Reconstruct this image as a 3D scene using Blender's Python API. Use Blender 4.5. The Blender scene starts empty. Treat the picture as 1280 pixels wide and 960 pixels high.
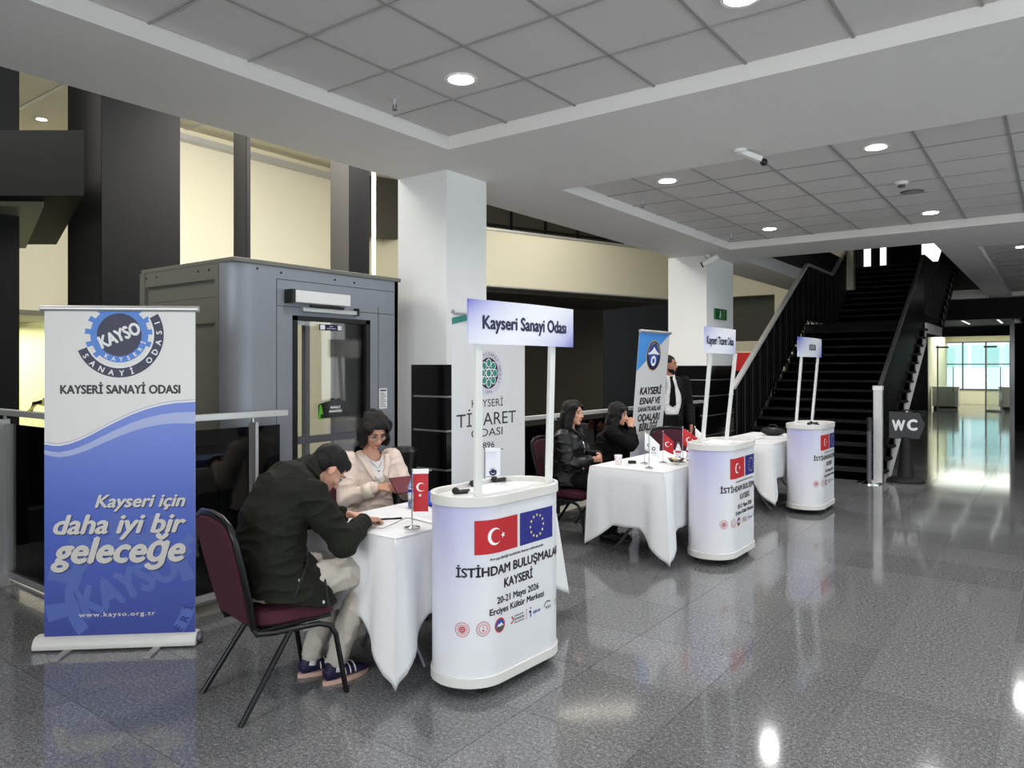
import bpy, bmesh, math, random
import numpy as np
from mathutils import Vector, Matrix, noise
random.seed(7)
PI = math.pi
S = bpy.context.scene
COL = S.collection

def s2l(c):
    c = c / 255.0
    return c / 12.92 if c <= 0.04045 else ((c + 0.055) / 1.055) ** 2.4
def rgb(*c): return (s2l(c[0]), s2l(c[1]), s2l(c[2]), 1.0)

# ------------------------------------------------------------------ camera, world, lights, exposure
cam = bpy.data.cameras.new('camera'); co = bpy.data.objects.new('camera', cam); COL.objects.link(co)
co.location = (0, 0, 1.6); co.rotation_euler = (PI / 2, 0, math.atan(684 / 925.0))
cam.sensor_width = 36; cam.lens = 925 / 1280 * 36; cam.shift_y = -21.3 / 1280; cam.clip_end = 200
S.camera = co
S.view_settings.view_transform = 'Standard'; S.view_settings.look = 'None'
S.view_settings.gamma = 1.0; S.view_settings.use_curve_mapping = False
S.view_settings.exposure = 0.0
w = bpy.data.worlds.new('sky'); S.world = w; w.use_nodes = True
w.node_tree.nodes['Background'].inputs[0].default_value = (0.82, 0.93, 1.0, 1)
w.node_tree.nodes['Background'].inputs[1].default_value = 2.4

def area(name, loc, direction, sx, sy, power, col=(1, 1, 1), spread=180):
    l = bpy.data.lights.new(name, 'AREA'); l.shape = 'RECTANGLE'; l.size = sx; l.size_y = sy
    l.energy = power; l.color = col; l.spread = math.radians(spread)
    o = bpy.data.objects.new(name, l); COL.objects.link(o); o.location = loc
    o.rotation_euler = Vector(direction).to_track_quat('-Z', 'Y').to_euler()
    return o
# daylight from the glazed side of the hall on the right
area('daylight_right', (4.7, 5.5, 1.75), (-1, 0, 0), 13, 2.5, 122, (0.93, 0.96, 1.0))
area('fill_back', (0.4, -3.7, 1.75), (0, 1, 0), 8, 2.5, 115, (0.97, 0.98, 1.0), 110)  # added soft fill behind the camera, for the banner, ceiling and stairs
# atrium lamps (warm)
area('atrium_lamps', (-9.3, 6.5, 5.9), (-0.45, 0.1, -1), 3.0, 9, 1150, (1.0, 0.96, 0.88))
area('atrium_lamps_far', (-8.4, 14.0, 5.9), (-0.3, 0.3, -1), 2.0, 7, 150, (1.0, 0.95, 0.84))
area('atrium_fill_near', (-6.5, 0.6, 5.0), (0.35, 0.8, -0.55), 1.6, 1.6, 85, (1.0, 0.96, 0.86))  # added fill, hidden above the soffit, to brighten the first column's near face
area('vestibule_fill', (-2.7, 34.5, 2.85), (0, 0, -1), 3.5, 4, 150, (0.93, 1.0, 0.93))  # added under the vestibule ceiling, out of view, in place of window light
area('side_room_lamp', (-17.5, 6.0, 2.5), (0, 0, -1), 2, 3, 190, (1.0, 0.97, 0.8))
area('corridor_lamp', (-7.0, 21.0, 2.9), (0, 0.2, -1), 3, 1.5, 60, (1.0, 0.93, 0.75))

# ------------------------------------------------------------------ materials
M = {}
def mat(name, color, rough=0.5, metal=0.0, spec=0.5, emit=None, estr=0.0, alpha=1.0, noise_amt=0.0, noise_scale=20, bump=0.0, bump_scale=80, stretch=None, coat=0.0, trans=0.0):
    m = bpy.data.materials.new(name); m.use_nodes = True
    nt = m.node_tree; b = nt.nodes['Principled BSDF']
    b.inputs['Base Color'].default_value = color
    b.inputs['Roughness'].default_value = rough; b.inputs['Metallic'].default_value = metal
    b.inputs['Specular IOR Level'].default_value = spec
    b.inputs['Coat Weight'].default_value = coat
    b.inputs['Transmission Weight'].default_value = trans
    if emit: b.inputs['Emission Color'].default_value = emit; b.inputs['Emission Strength'].default_value = estr
    if noise_amt or bump:
        tc = nt.nodes.new('ShaderNodeTexCoord'); mp = nt.nodes.new('ShaderNodeMapping')
        nt.links.new(tc.outputs['Object'], mp.inputs[0])
        if stretch: mp.inputs['Scale'].default_value = stretch
        if noise_amt:
            n = nt.nodes.new('ShaderNodeTexNoise'); n.inputs['Scale'].default_value = noise_scale; n.inputs['Detail'].default_value = 4
            nt.links.new(mp.outputs[0], n.inputs['Vector'])
            r = nt.nodes.new('ShaderNodeMapRange'); r.inputs['To Min'].default_value = 1 - noise_amt; r.inputs['To Max'].default_value = 1 + noise_amt
            nt.links.new(n.outputs['Fac'], r.inputs['Value'])
            mx = nt.nodes.new('ShaderNodeVectorMath'); mx.operation = 'SCALE'; mx.inputs[0].default_value = color[:3]
            nt.links.new(r.outputs[0], mx.inputs['Scale']); nt.links.new(mx.outputs[0], b.inputs['Base Color'])
        if bump:
            n2 = nt.nodes.new('ShaderNodeTexNoise'); n2.inputs['Scale'].default_value = bump_scale; n2.inputs['Detail'].default_value = 3
            nt.links.new(mp.outputs[0], n2.inputs['Vector'])
            bp = nt.nodes.new('ShaderNodeBump'); bp.inputs['Strength'].default_value = bump; bp.inputs['Distance'].default_value = 0.01
            nt.links.new(n2.outputs['Fac'], bp.inputs['Height']); nt.links.new(bp.outputs[0], b.inputs['Normal'])
    M[name] = m
    return m

def granite(name, base, rough=0.1, spread=1.0):
    m = bpy.data.materials.new(name); m.use_nodes = True; nt = m.node_tree; b = nt.nodes['Principled BSDF']
    g = nt.nodes.new('ShaderNodeNewGeometry')
    n1 = nt.nodes.new('ShaderNodeTexNoise'); n1.inputs['Scale'].default_value = 170; n1.inputs['Detail'].default_value = 2; n1.inputs['Roughness'].default_value = 0.8
    n2 = nt.nodes.new('ShaderNodeTexNoise'); n2.inputs['Scale'].default_value = 60; n2.inputs['Detail'].default_value = 3
    n3 = nt.nodes.new('ShaderNodeTexNoise'); n3.inputs['Scale'].default_value = 1.3; n3.inputs['Detail'].default_value = 2
    for n in (n1, n2, n3): nt.links.new(g.outputs['Position'], n.inputs['Vector'])
    r = nt.nodes.new('ShaderNodeValToRGB'); e = r.color_ramp.elements
    e[0].position = 0.34; e[0].color = tuple(x * 0.25 for x in base[:3]) + (1,)
    e[1].position = 0.70; e[1].color = tuple(min(1, x * 3.4) for x in base[:3]) + (1,)
    a = r.color_ramp.elements.new(0.46); a.color = tuple(x * 0.75 for x in base[:3]) + (1,)
    c = r.color_ramp.elements.new(0.56); c.color = tuple(x * 1.25 for x in base[:3]) + (1,)
    ad = nt.nodes.new('ShaderNodeMath'); ad.operation = 'MULTIPLY_ADD'; ad.inputs[1].default_value = 0.35
    mm = nt.nodes.new('ShaderNodeMath'); mm.operation = 'MULTIPLY'; mm.inputs[1].default_value = 0.65
    nt.links.new(n1.outputs['Fac'], mm.inputs[0]); nt.links.new(n2.outputs['Fac'], ad.inputs[0]); nt.links.new(mm.outputs[0], ad.inputs[2])
    nt.links.new(ad.outputs[0], r.inputs[0])
    oi = nt.nodes.new('ShaderNodeObjectInfo')
    ra = nt.nodes.new('ShaderNodeMapRange'); ra.inputs['To Min'].default_value = 0.86; ra.inputs['To Max'].default_value = 1.14
    nt.links.new(oi.outputs['Random'], ra.inputs['Value'])
    sc = nt.nodes.new('ShaderNodeVectorMath'); sc.operation = 'SCALE'
    nt.links.new(r.outputs[0], sc.inputs[0]); nt.links.new(ra.outputs[0], sc.inputs['Scale'])
    nt.links.new(sc.outputs[0], b.inputs['Base Color'])
    rr = nt.nodes.new('ShaderNodeMapRange'); rr.inputs['To Min'].default_value = rough * 0.6; rr.inputs['To Max'].default_value = rough * 1.5
    nt.links.new(n3.outputs['Fac'], rr.inputs['Value']); nt.links.new(rr.outputs[0], b.inputs['Roughness'])
    b.inputs['IOR'].default_value = 1.62
    M[name] = m
    return m

def gradient_print(name, stops, axis_mode):
    """printed colour gradient across a flat print: violet blooms on white (object coordinates)"""
    m = bpy.data.materials.new(name); m.use_nodes = True; nt = m.node_tree; b = nt.nodes['Principled BSDF']
    tc = nt.nodes.new('ShaderNodeTexCoord'); se = nt.nodes.new('ShaderNodeSeparateXYZ'); nt.links.new(tc.outputs['Object'], se.inputs[0])
    def math_(op, a, bb=None, clamp=False):
        n = nt.nodes.new('ShaderNodeMath'); n.operation = op; n.use_clamp = clamp
        for i, x in enumerate((a, bb)):
            if x is None: continue
            if isinstance(x, (int, float)): n.inputs[i].default_value = x
            else: nt.links.new(x, n.inputs[i])
        return n.outputs[0]
    if axis_mode == 'sign':    # violet at left and at lower right
        t = math_('ADD', math_('MULTIPLY', se.outputs[1], 1.0), math_('MULTIPLY', se.outputs[2], -1.6))
        a = math_('ABSOLUTE', t)
        f = math_('POWER', math_('MULTIPLY', a, 1.6, True), 2.2)
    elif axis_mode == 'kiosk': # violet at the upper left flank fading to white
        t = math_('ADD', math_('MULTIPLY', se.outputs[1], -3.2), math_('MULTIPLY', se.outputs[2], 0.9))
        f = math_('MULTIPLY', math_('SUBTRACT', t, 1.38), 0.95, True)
    else:                      # banner field: darker to the bottom
        f = math_('SUBTRACT', 1.0, math_('MULTIPLY', se.outputs[2], 0.78), True)
    r = nt.nodes.new('ShaderNodeValToRGB'); nt.links.new(f, r.inputs[0])
    e = r.color_ramp.elements
    e[0].position = stops[0][0]; e[0].color = stops[0][1]; e[1].position = stops[-1][0]; e[1].color = stops[-1][1]
    for p, c in stops[1:-1]:
        x = e.new(p); x.color = c
    nt.links.new(r.outputs[0], b.inputs['Base Color']); b.inputs['Roughness'].default_value = 0.35
    M[name] = m
    return m

granite('granite_floor', (0.16, 0.16, 0.165), 0.08)
mat('joint', rgb(120, 118, 112), 0.8)
mat('plaster_white', rgb(230, 230, 230), 0.75, noise_amt=0.03, noise_scale=3, bump=0.05, bump_scale=60)
mat('soffit_paint', rgb(222, 219, 216), 0.7, noise_amt=0.03, noise_scale=2)
mat('ceiling_tile', rgb(205, 201, 199), 0.85, noise_amt=0.03, noise_scale=90, bump=0.15, bump_scale=250)
mat('ceiling_grid', rgb(150, 147, 145), 0.5, metal=0.1)
mat('cream_wall', rgb(234, 228, 204), 0.8, noise_amt=0.02, noise_scale=1.5)
mat('yellow_wall', rgb(240, 236, 180), 0.8)
mat('bridge_paint', rgb(17, 16, 16), 0.7, spec=0.2)
mat('dark_paint', rgb(11, 10, 12), 0.6, spec=0.2, noise_amt=0.05, noise_scale=4)
mat('dark_grey_paint', rgb(66, 64, 62), 0.7, spec=0.2, noise_amt=0.05, noise_scale=3)
mat('dark_wood', rgb(72, 68, 60), 0.6, noise_amt=0.25, noise_scale=6, stretch=(1, 8, 1))
mat('grey_wood', rgb(120, 115, 100), 0.6, noise_amt=0.15, noise_scale=6, stretch=(8, 1, 1))
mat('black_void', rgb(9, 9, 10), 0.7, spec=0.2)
mat('black_gloss', rgb(12, 12, 14), 0.15)
mat('lift_metal', rgb(138, 142, 150), 0.42, metal=0.25, noise_amt=0.02, noise_scale=3)
mat('lift_side', rgb(116, 115, 108), 0.45, metal=0.2)
mat('steel', rgb(190, 190, 192), 0.28, metal=0.9)
mat('steel_light', rgb(205, 205, 205), 0.4, metal=0.5)
mat('aluminium', rgb(200, 200, 202), 0.35, metal=0.6)
mat('chrome', rgb(215, 215, 215), 0.08, metal=1.0)
mat('white_plastic', rgb(222, 222, 220), 0.35)
mat('rim_plastic', rgb(214, 212, 208), 0.4)
mat('black_plastic', rgb(16, 16, 17), 0.4)
mat('black_rubber', rgb(18, 18, 18), 0.7)
mat('black_metal', rgb(20, 20, 22), 0.3, metal=0.3)
mat('rail_black', rgb(18, 18, 19), 0.5, spec=0.3)
mat('riser_stone_lightened', rgb(128, 128, 130), 0.7, noise_amt=0.15, noise_scale=60)  # riser colour lightened to paint in the light the risers lack
mat('stair_stone_darkened', rgb(42, 42, 44), 0.9, spec=0.05, noise_amt=0.15, noise_scale=60)  # treads coloured darker to offset the light falling on them
mat('burgundy_fabric', rgb(62, 8, 30), 0.85, noise_amt=0.2, noise_scale=120, bump=0.3, bump_scale=300)
mat('table_cloth', rgb(226, 226, 228), 0.7, noise_amt=0.015, noise_scale=8, bump=0.35, bump_scale=9)
mat('print_white', rgb(226, 224, 222), 0.45)
mat('print_grey', rgb(205, 205, 206), 0.5)
mat('navy', rgb(26, 24, 66), 0.45)
mat('ink_navy', rgb(24, 22, 70), 0.45)
mat('gear_blue', rgb(72, 128, 212), 0.45)
mat('ink_black', rgb(22, 20, 28), 0.45)
mat('paper', rgb(236, 236, 238), 0.6)
mat('silver_ink', rgb(214, 210, 204), 0.45)
mat('shadow_ink', rgb(36, 40, 90), 0.5)
mat('blue_light_print', rgb(92, 116, 196), 0.45)
mat('blue_dark_print', rgb(38, 52, 128), 0.45)
mat('flag_red', rgb(184, 26, 36), 0.55)
mat('flag_blue', rgb(30, 34, 126), 0.5)
mat('star_yellow', rgb(240, 226, 120), 0.5)
mat('teal', rgb(44, 126, 116), 0.5)
mat('lav_grey', rgb(196, 192, 206), 0.5)
mat('sky_blue_print', rgb(70, 140, 214), 0.5)
mat('emblem_blue', rgb(40, 76, 160), 0.5)
mat('gold', rgb(196, 170, 80), 0.5)
mat('mount_green', rgb(70, 90, 70), 0.5)
mat('exit_green', rgb(20, 96, 40), 0.4)
mat('lime', rgb(84, 170, 40), 0.4)
mat('red_paint', rgb(190, 24, 30), 0.5)
mat('folder_blue', rgb(42, 92, 200), 0.35)
mat('maroon', rgb(92, 14, 30), 0.5)
mat('water', rgb(235, 240, 245), 0.05, trans=0.9)
mat('bottle_blue', rgb(30, 60, 170), 0.4)
mat('skin', rgb(205, 152, 128), 0.5, noise_amt=0.04, noise_scale=30)
mat('skin_tan', rgb(176, 122, 98), 0.5, noise_amt=0.04, noise_scale=30)
mat('lips', rgb(168, 78, 78), 0.4)
mat('eye_white', rgb(150, 140, 135), 0.3)
mat('iris', rgb(30, 20, 15), 0.2)
mat('hair_black', rgb(7, 6, 6), 0.5, spec=0.3, noise_amt=0.5, noise_scale=60, bump=0.9, bump_scale=90, stretch=(3, 3, 0.6))
mat('hair_brown', rgb(15, 10, 9), 0.5, spec=0.35, noise_amt=0.5, noise_scale=60, bump=0.9, bump_scale=80, stretch=(3, 3, 0.8))
mat('olive_jacket', rgb(27, 28, 21), 0.8, spec=0.2, noise_amt=0.1, noise_scale=40, bump=0.3, bump_scale=25)
mat('black_cord', rgb(14, 14, 14), 0.7)
mat('stone_trousers', rgb(186, 178, 168), 0.8, noise_amt=0.05, noise_scale=60, bump=0.25, bump_scale=30)
mat('beige_blazer', rgb(214, 196, 184), 0.8, noise_amt=0.08, noise_scale=400, bump=0.25, bump_scale=30)
mat('blazer_cuff', rgb(228, 216, 196), 0.8)
mat('white_shirt', rgb(228, 226, 226), 0.75, bump=0.3, bump_scale=22)
mat('black_leather', rgb(15, 15, 18), 0.38, spec=0.4, noise_amt=0.15, noise_scale=30, bump=0.6, bump_scale=18)
mat('black_wool', rgb(8, 8, 9), 0.85, spec=0.15, bump=0.3, bump_scale=30)
mat('black_suit', rgb(11, 11, 13), 0.8, spec=0.2, bump=0.2, bump_scale=20)
mat('dark_trousers', rgb(12, 12, 14), 0.8, spec=0.2, bump=0.2, bump_scale=20)
mat('shoe_purple', rgb(28, 20, 62), 0.6)
mat('shoe_white', rgb(220, 214, 208), 0.5)
mat('shoe_orange', rgb(206, 170, 156), 0.5)
mat('candy', rgb(220, 140, 50), 0.4)
mat('pink_print', rgb(226, 130, 140), 0.5)
mat('lamp_disc', (1, 1, 1, 1), 0.5, emit=(1, 0.98, 0.95, 1), estr=22)
mat('strip_lamp', (1, 1, 1, 1), 0.5, emit=(0.95, 1, 0.95, 1), estr=1.0)
mat('cove_white', rgb(215, 213, 208), 0.7)
mat('facade_teal', rgb(186, 216, 214), 0.4)
mat('facade_white', rgb(240, 240, 238), 0.6)
mat('frame_dark', rgb(92, 92, 100), 0.4, metal=0.3)
mat('rail_grey', rgb(46, 46, 48), 0.5, spec=0.3)
mat('smoke_panel', rgb(12, 12, 13), 0.25)
mat('panel_seam', rgb(120, 119, 112), 0.5)
mat('swoosh', rgb(168, 178, 222), 0.5)
mat('faded_blue', rgb(84, 106, 184), 0.5)
mat('label_print', rgb(214, 218, 232), 0.5)
mat('teal_sign', rgb(150, 214, 200), 0.5)
mat('lit_window', rgb(250, 255, 240), 0.5, emit=(0.93, 1.0, 0.9, 1), estr=1.3)
gradient_print('sign_gradient', [(0.0, rgb(232, 232, 240)), (0.45, rgb(190, 192, 226)), (1.0, rgb(92, 92, 190))], 'sign')
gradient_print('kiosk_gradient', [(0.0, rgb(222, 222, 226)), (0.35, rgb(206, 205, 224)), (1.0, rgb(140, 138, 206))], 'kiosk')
gradient_print('banner_gradient', [(0.0, rgb(92, 118, 206)), (0.5, rgb(66, 92, 190)), (1.0, rgb(40, 54, 140))], 'banner')
def glass(name, tint, gloss=0.12):
    m = bpy.data.materials.new(name); m.use_nodes = True; nt = m.node_tree
    nt.nodes.remove(nt.nodes['Principled BSDF']); out = nt.nodes['Material Output']
    t = nt.nodes.new('ShaderNodeBsdfTransparent'); t.inputs[0].default_value = tint
    g = nt.nodes.new('ShaderNodeBsdfGlossy'); g.inputs['Roughness'].default_value = 0.03
    f = nt.nodes.new('ShaderNodeFresnel'); f.inputs[0].default_value = 1.5
    mx = nt.nodes.new('ShaderNodeMixShader')
    nt.links.new(f.outputs[0], mx.inputs[0]); nt.links.new(t.outputs[0], mx.inputs[1]); nt.links.new(g.outputs[0], mx.inputs[2])
    nt.links.new(mx.outputs[0], out.inputs[0]); M[name] = m
glass('clear_glass', (0.88, 0.92, 0.9, 1)); glass('tinted_glass', (0.22, 0.23, 0.24, 1)); glass('stair_glass', (0.12, 0.12, 0.12, 1)); glass('lift_glass', (0.8, 0.8, 0.78, 1))

# ------------------------------------------------------------------ mesh helpers
class MB:
    def __init__(s): s.v = []; s.f = []; s.mi = []; s.cur = 0
    def add(s, vs, fs):
        n = len(s.v); s.v += [tuple(p) for p in vs]; s.f += [tuple(i + n for i in f) for f in fs]; s.mi += [s.cur] * len(fs); return s
    def box(s, x0, x1, y0, y1, z0, z1):
        v = [(x0,y0,z0),(x1,y0,z0),(x1,y1,z0),(x0,y1,z0),(x0,y0,z1),(x1,y0,z1),(x1,y1,z1),(x0,y1,z1)]
        return s.add(v, [(3,2,1,0),(4,5,6,7),(0,1,5,4),(1,2,6,5),(2,3,7,6),(3,0,4,7)])
    def obox(s, c, h, R=None):
        R = R or Matrix.Identity(3); c = Vector(c)
        v = [c + R @ Vector((a * h[0], b * h[1], d * h[2])) for d in (-1, 1) for a, b in ((-1,-1),(1,-1),(1,1),(-1,1))]
        return s.add(v, [(3,2,1,0),(4,5,6,7),(0,1,5,4),(1,2,6,5),(2,3,7,6),(3,0,4,7)])
    def bar(s, p0, p1, a, b, up=(0, 0, 1)):
        """box beam from p0 to p1, full width a (sideways) and b (along up)"""
        p0 = Vector(p0); p1 = Vector(p1); d = (p1 - p0); L = d.length; d.normalize()
        u = Vector(up); x = d.cross(u)
        if x.length < 1e-4: x = d.cross(Vector((0, 1, 0)))
        x.normalize(); z = x.cross(d)
        R = Matrix((x, d, z)).transposed()
        return s.obox((p0 + p1) / 2, (a / 2, L / 2, b / 2), R)
    def cyl(s, p0, p1, r0, r1=None, n=12, caps=True):
        r1 = r0 if r1 is None else r1; p0 = Vector(p0); p1 = Vector(p1); d = (p1 - p0).normalized()
        x = d.orthogonal().normalized(); y = d.cross(x); vs = []
        for p, r in ((p0, r0), (p1, r1)):
            for i in range(n):
                a = 2 * PI * i / n; vs.append(p + x * r * math.cos(a) + y * r * math.sin(a))
        fs = [(i, (i + 1) % n, n + (i + 1) % n, n + i) for i in range(n)]
        if caps: fs += [tuple(range(n - 1, -1, -1)), tuple(range(n, 2 * n))]
        return s.add(vs, fs)
    def tube(s, pts, r, n=8, closed=False, flat=None):
        pts = [Vector(p) for p in pts]; N = len(pts); vs = []; prev = None
        for i, p in enumerate(pts):
            a = pts[(i - 1) % N] if (closed or i > 0) else p; b = pts[(i + 1) % N] if (closed or i < N - 1) else p
            d = (b - a).normalized()
            if prev is None: x = d.orthogonal().normalized()
            else: x = (prev - d * prev.dot(d)).normalized()
            prev = x; y = d.cross(x); rr = r[i] if isinstance(r, (list, tuple)) else r
            for k in range(n):
                t = 2 * PI * k / n; vs.append(p + (x * math.cos(t) + y * math.sin(t)) * rr)
        fs = []
        for i in range(N if closed else N - 1):
            j = (i + 1) % N
            for k in range(n): fs.append((i * n + k, i * n + (k + 1) % n, j * n + (k + 1) % n, j * n + k))
        if not closed: fs += [tuple(range(n - 1, -1, -1)), tuple(range((N - 1) * n, N * n))]
        return s.add(vs, fs)
    def lathe(s, prof, n=24, c=(0, 0, 0)):
        vs = []; c = Vector(c)
        for r, z in prof:
            for i in range(n):
                a = 2 * PI * i / n; vs.append(c + Vector((r * math.cos(a), r * math.sin(a), z)))
        m = len(prof); fs = [(j * n + i, j * n + (i + 1) % n, (j + 1) * n + (i + 1) % n, (j + 1) * n + i) for j in range(m - 1) for i in range(n)]
        fs += [tuple(range(n - 1, -1, -1)), tuple(range((m - 1) * n, m * n))]
        return s.add(vs, fs)
    def prism(s, poly, a, b, fn=None):
        """poly in 2D; fn(p,q,t)->3D, extruded t from a to b"""
        fn = fn or (lambda p, q, t: (p, q, t)); n = len(poly)
        vs = [fn(p, q, a) for p, q in poly] + [fn(p, q, b) for p, q in poly]
        fs = [tuple(range(n - 1, -1, -1)), tuple(range(n, 2 * n))] + [(i, (i + 1) % n, n + (i + 1) % n, n + i) for i in range(n)]
        return s.add(vs, fs)
    def grid(s, fn, nu, nv):
        vs = [fn(i / nu, j / nv) for j in range(nv + 1) for i in range(nu + 1)]
        fs = [(j * (nu + 1) + i, j * (nu + 1) + i + 1, (j + 1) * (nu + 1) + i + 1, (j + 1) * (nu + 1) + i) for j in range(nv) for i in range(nu)]
        return s.add(vs, fs)
    def sphere(s, c, r, nu=14, nv=10, R=None):
        c = Vector(c); r = (r, r, r) if not isinstance(r, (tuple, list)) else r; R = R or Matrix.Identity(3); vs = []
        for j in range(nv + 1):
            t = PI * j / nv
            for i in range(nu):
                a = 2 * PI * i / nu; vs.append(c + R @ Vector((r[0] * math.sin(t) * math.cos(a), r[1] * math.sin(t) * math.sin(a), -r[2] * math.cos(t))))
        fs = [(j * nu + i, j * nu + (i + 1) % nu, (j + 1) * nu + (i + 1) % nu, (j + 1) * nu + i) for j in range(nv) for i in range(nu)]
        return s.add(vs, fs)
    def build(s, name, mats, parent=None, smooth=False, bevel=0.0, fix=True):
        me = bpy.data.meshes.new(name); me.from_pydata(s.v, [], s.f)
        mats = mats if isinstance(mats, (list, tuple)) else [mats]
        for m in mats: me.materials.append(M[m] if isinstance(m, str) else m)
        if len(mats) > 1: me.polygons.foreach_set('material_index', s.mi)
        if fix:
            bm = bmesh.new(); bm.from_mesh(me); bmesh.ops.remove_doubles(bm, verts=bm.verts, dist=1e-5)
            bmesh.ops.recalc_face_normals(bm, faces=bm.faces); bm.to_mesh(me); bm.free()
        me.update()
        if smooth:
            me.polygons.foreach_set('use_smooth', [True] * len(me.polygons)); me.set_sharp_from_angle(angle=math.radians(40))
        o = bpy.data.objects.new(name, me); COL.objects.link(o)
        if parent: o.parent = parent
        if bevel:
            b = o.modifiers.new('bevel', 'BEVEL'); b.width = bevel; b.segments = 2; b.limit_method = 'ANGLE'
        return o
def tag(o, label=None, cat=None, group=None, kind=None):
    if label: o['label'] = label
    if cat: o['category'] = cat
    if group: o['group'] = group
    if kind: o['kind'] = kind
    return o
def thing(name, label, cat, loc=(0, 0, 0), rz=0.0, group=None):
    o = bpy.data.objects.new(name, None); COL.objects.link(o); o.empty_display_size = 0.1
    o.location = loc; o.rotation_euler = (0, 0, rz); return tag(o, label, cat, group)
def struct(name, mb, m, smooth=False, bevel=0): return tag(mb.build(name, m, None, smooth, bevel), kind='structure')
def copy_tree(o, parent=None):
    c = o.copy(); COL.objects.link(c)
    if parent: c.parent = parent
    for ch in list(o.children): copy_tree(ch, c)
    return c

# text as geometry -----------------------------------------------------------
_tc = {}
def text2d(s, shear=0.0, bold=0.0, spacing=1.0):
    key = (s, shear, bold, spacing)
    if key in _tc: return _tc[key]
    cu = bpy.data.curves.new('lettering', 'FONT'); cu.body = s; cu.size = 1; cu.shear = shear; cu.offset = bold; cu.space_character = spacing; cu.resolution_u = 3
    o = bpy.data.objects.new('lettering', cu); COL.objects.link(o)
    dg = bpy.context.evaluated_depsgraph_get(); me = bpy.data.meshes.new_from_object(o.evaluated_get(dg))
    vs = [(v.co.x, v.co.y) for v in me.vertices]; fs = [tuple(p.vertices) for p in me.polygons]
    bpy.data.objects.remove(o); bpy.data.meshes.remove(me); bpy.data.curves.remove(cu)
    _tc[key] = (vs, fs); return vs, fs
def put_text(mb, s, fn, cx, cz, width=None, cap=None, shear=0.0, bold=0.02, rot=0.0, cut=None, spacing=1.0):
    """lettering centred on (cx,cz), cap = height of capitals, fn(a,b)->3D"""
    vs, fs = text2d(s, shear, 0.0, spacing)
    if not vs: return
    xs = [v[0] for v in vs]; x0, x1 = min(xs), max(xs)
    sz = cap / 0.73; sx = sz if width is None else width / (x1 - x0)
    if cap is None: sz = sx
    c, si = math.cos(rot), math.sin(rot); out = []
    for x, y in vs:
        a = (x - (x0 + x1) / 2) * sx; b = (y - 0.365) * sz
        out.append((cx + a * c - b * si, cz + a * si + b * c))
    if cut: fs = [f for f in fs if all(cut(*out[i]) for i in f)]
    b_ = max(0.0, bold) * sz * 1.25; o0 = Vector(fn(cx, cz)); nn = (Vector(fn(cx + 1e-3, cz)) - o0).cross(Vector(fn(cx, cz + 1e-3)) - o0).normalized(); q_ = b_ * min(1.0, sx / sz)
    for ki, (dx, dz) in enumerate(((0, 0),) if b_ == 0 else ((-q_, 0), (q_, 0), (0, b_ * 0.7), (0, -b_ * 0.7))):
        mb.add([Vector(fn(p[0] + dx * c - dz * si, p[1] + dx * si + dz * c)) + nn * (0.00013 * ki) for p in out], fs)
def put_arc_text(mb, s, fn, cx, cz, r, a0, a1, cap, bold=0.02, inside=True):
    """characters spread from angle a0 to a1 around a centre, upright outwards or inwards"""
    n = len(s)
    for i, ch in enumerate(s):
        if ch == ' ': continue
        a = a0 + (a1 - a0) * (i + 0.5) / n
        rot = a + PI / 2 if inside else a - PI / 2
        put_text(mb, ch, fn, cx + r * math.cos(a), cz + r * math.sin(a), cap=cap, bold=bold, rot=rot)
def disc2(mb, fn, cx, cz, r, n=40, r0=0.0, a0=0.0, a1=2 * PI):
    if r0 <= 0 and abs(a1 - a0 - 2 * PI) < 1e-6:
        mb.add([fn(cx + r * math.cos(2 * PI * i / n), cz + r * math.sin(2 * PI * i / n)) for i in range(n)], [tuple(range(n))])
    else:
        vs = []
        for i in range(n + 1):
            a = a0 + (a1 - a0) * i / n
            vs += [fn(cx + r0 * math.cos(a), cz + r0 * math.sin(a)), fn(cx + r * math.cos(a), cz + r * math.sin(a))]
        mb.add(vs, [(2 * i, 2 * i + 1, 2 * i + 3, 2 * i + 2) for i in range(n)])
def rect2(mb, fn, x0, x1, z0, z1, n=1):
    mb.grid(lambda u, v: fn(x0 + (x1 - x0) * u, z0 + (z1 - z0) * v), n, 1)
def poly2(mb, fn, pts): mb.add([fn(*p) for p in pts], [tuple(range(len(pts)))])
def star2(mb, fn, cx, cz, r, rot=PI / 2):
    pts = [fn(cx, cz)] + [fn(cx + (r if i % 2 == 0 else r * 0.4) * math.cos(rot + i * PI / 5), cz + (r if i % 2 == 0 else r * 0.4) * math.sin(rot + i * PI / 5)) for i in range(10)]
    mb.add(pts, [(0, 1 + i, 1 + (i + 1) % 10) for i in range(10)])
def moon2(mb, fn, cx, cz, r, star=True):
    """crescent opening to the right, with star"""
    n = 28; r2 = 0.8 * r; d = 0.25 * r
    ai = math.acos((r * r + d * d - r2 * r2) / (2 * r * d)); bi = math.acos((r2 * r2 + d * d - r * r) / (2 * r2 * d)) if True else 0
    o = [(cx + r * math.cos(ai + (2 * PI - 2 * ai) * i / n), cz + r * math.sin(ai + (2 * PI - 2 * ai) * i / n)) for i in range(n + 1)]
    bb = PI - bi
    i_ = [(cx + d + r2 * math.cos(bb + (2 * PI - 2 * bb) * i / n), cz + r2 * math.sin(bb + (2 * PI - 2 * bb) * i / n)) for i in range(n + 1)]
    vs = [fn(*p) for p in o] + [fn(*p) for p in i_]
    mb.add(vs, [(i, i + 1, n + 2 + i, n + 1 + i) for i in range(n)])
    if star: star2(mb, fn, cx + 1.35 * r, cz, 0.42 * r, PI)

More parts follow.
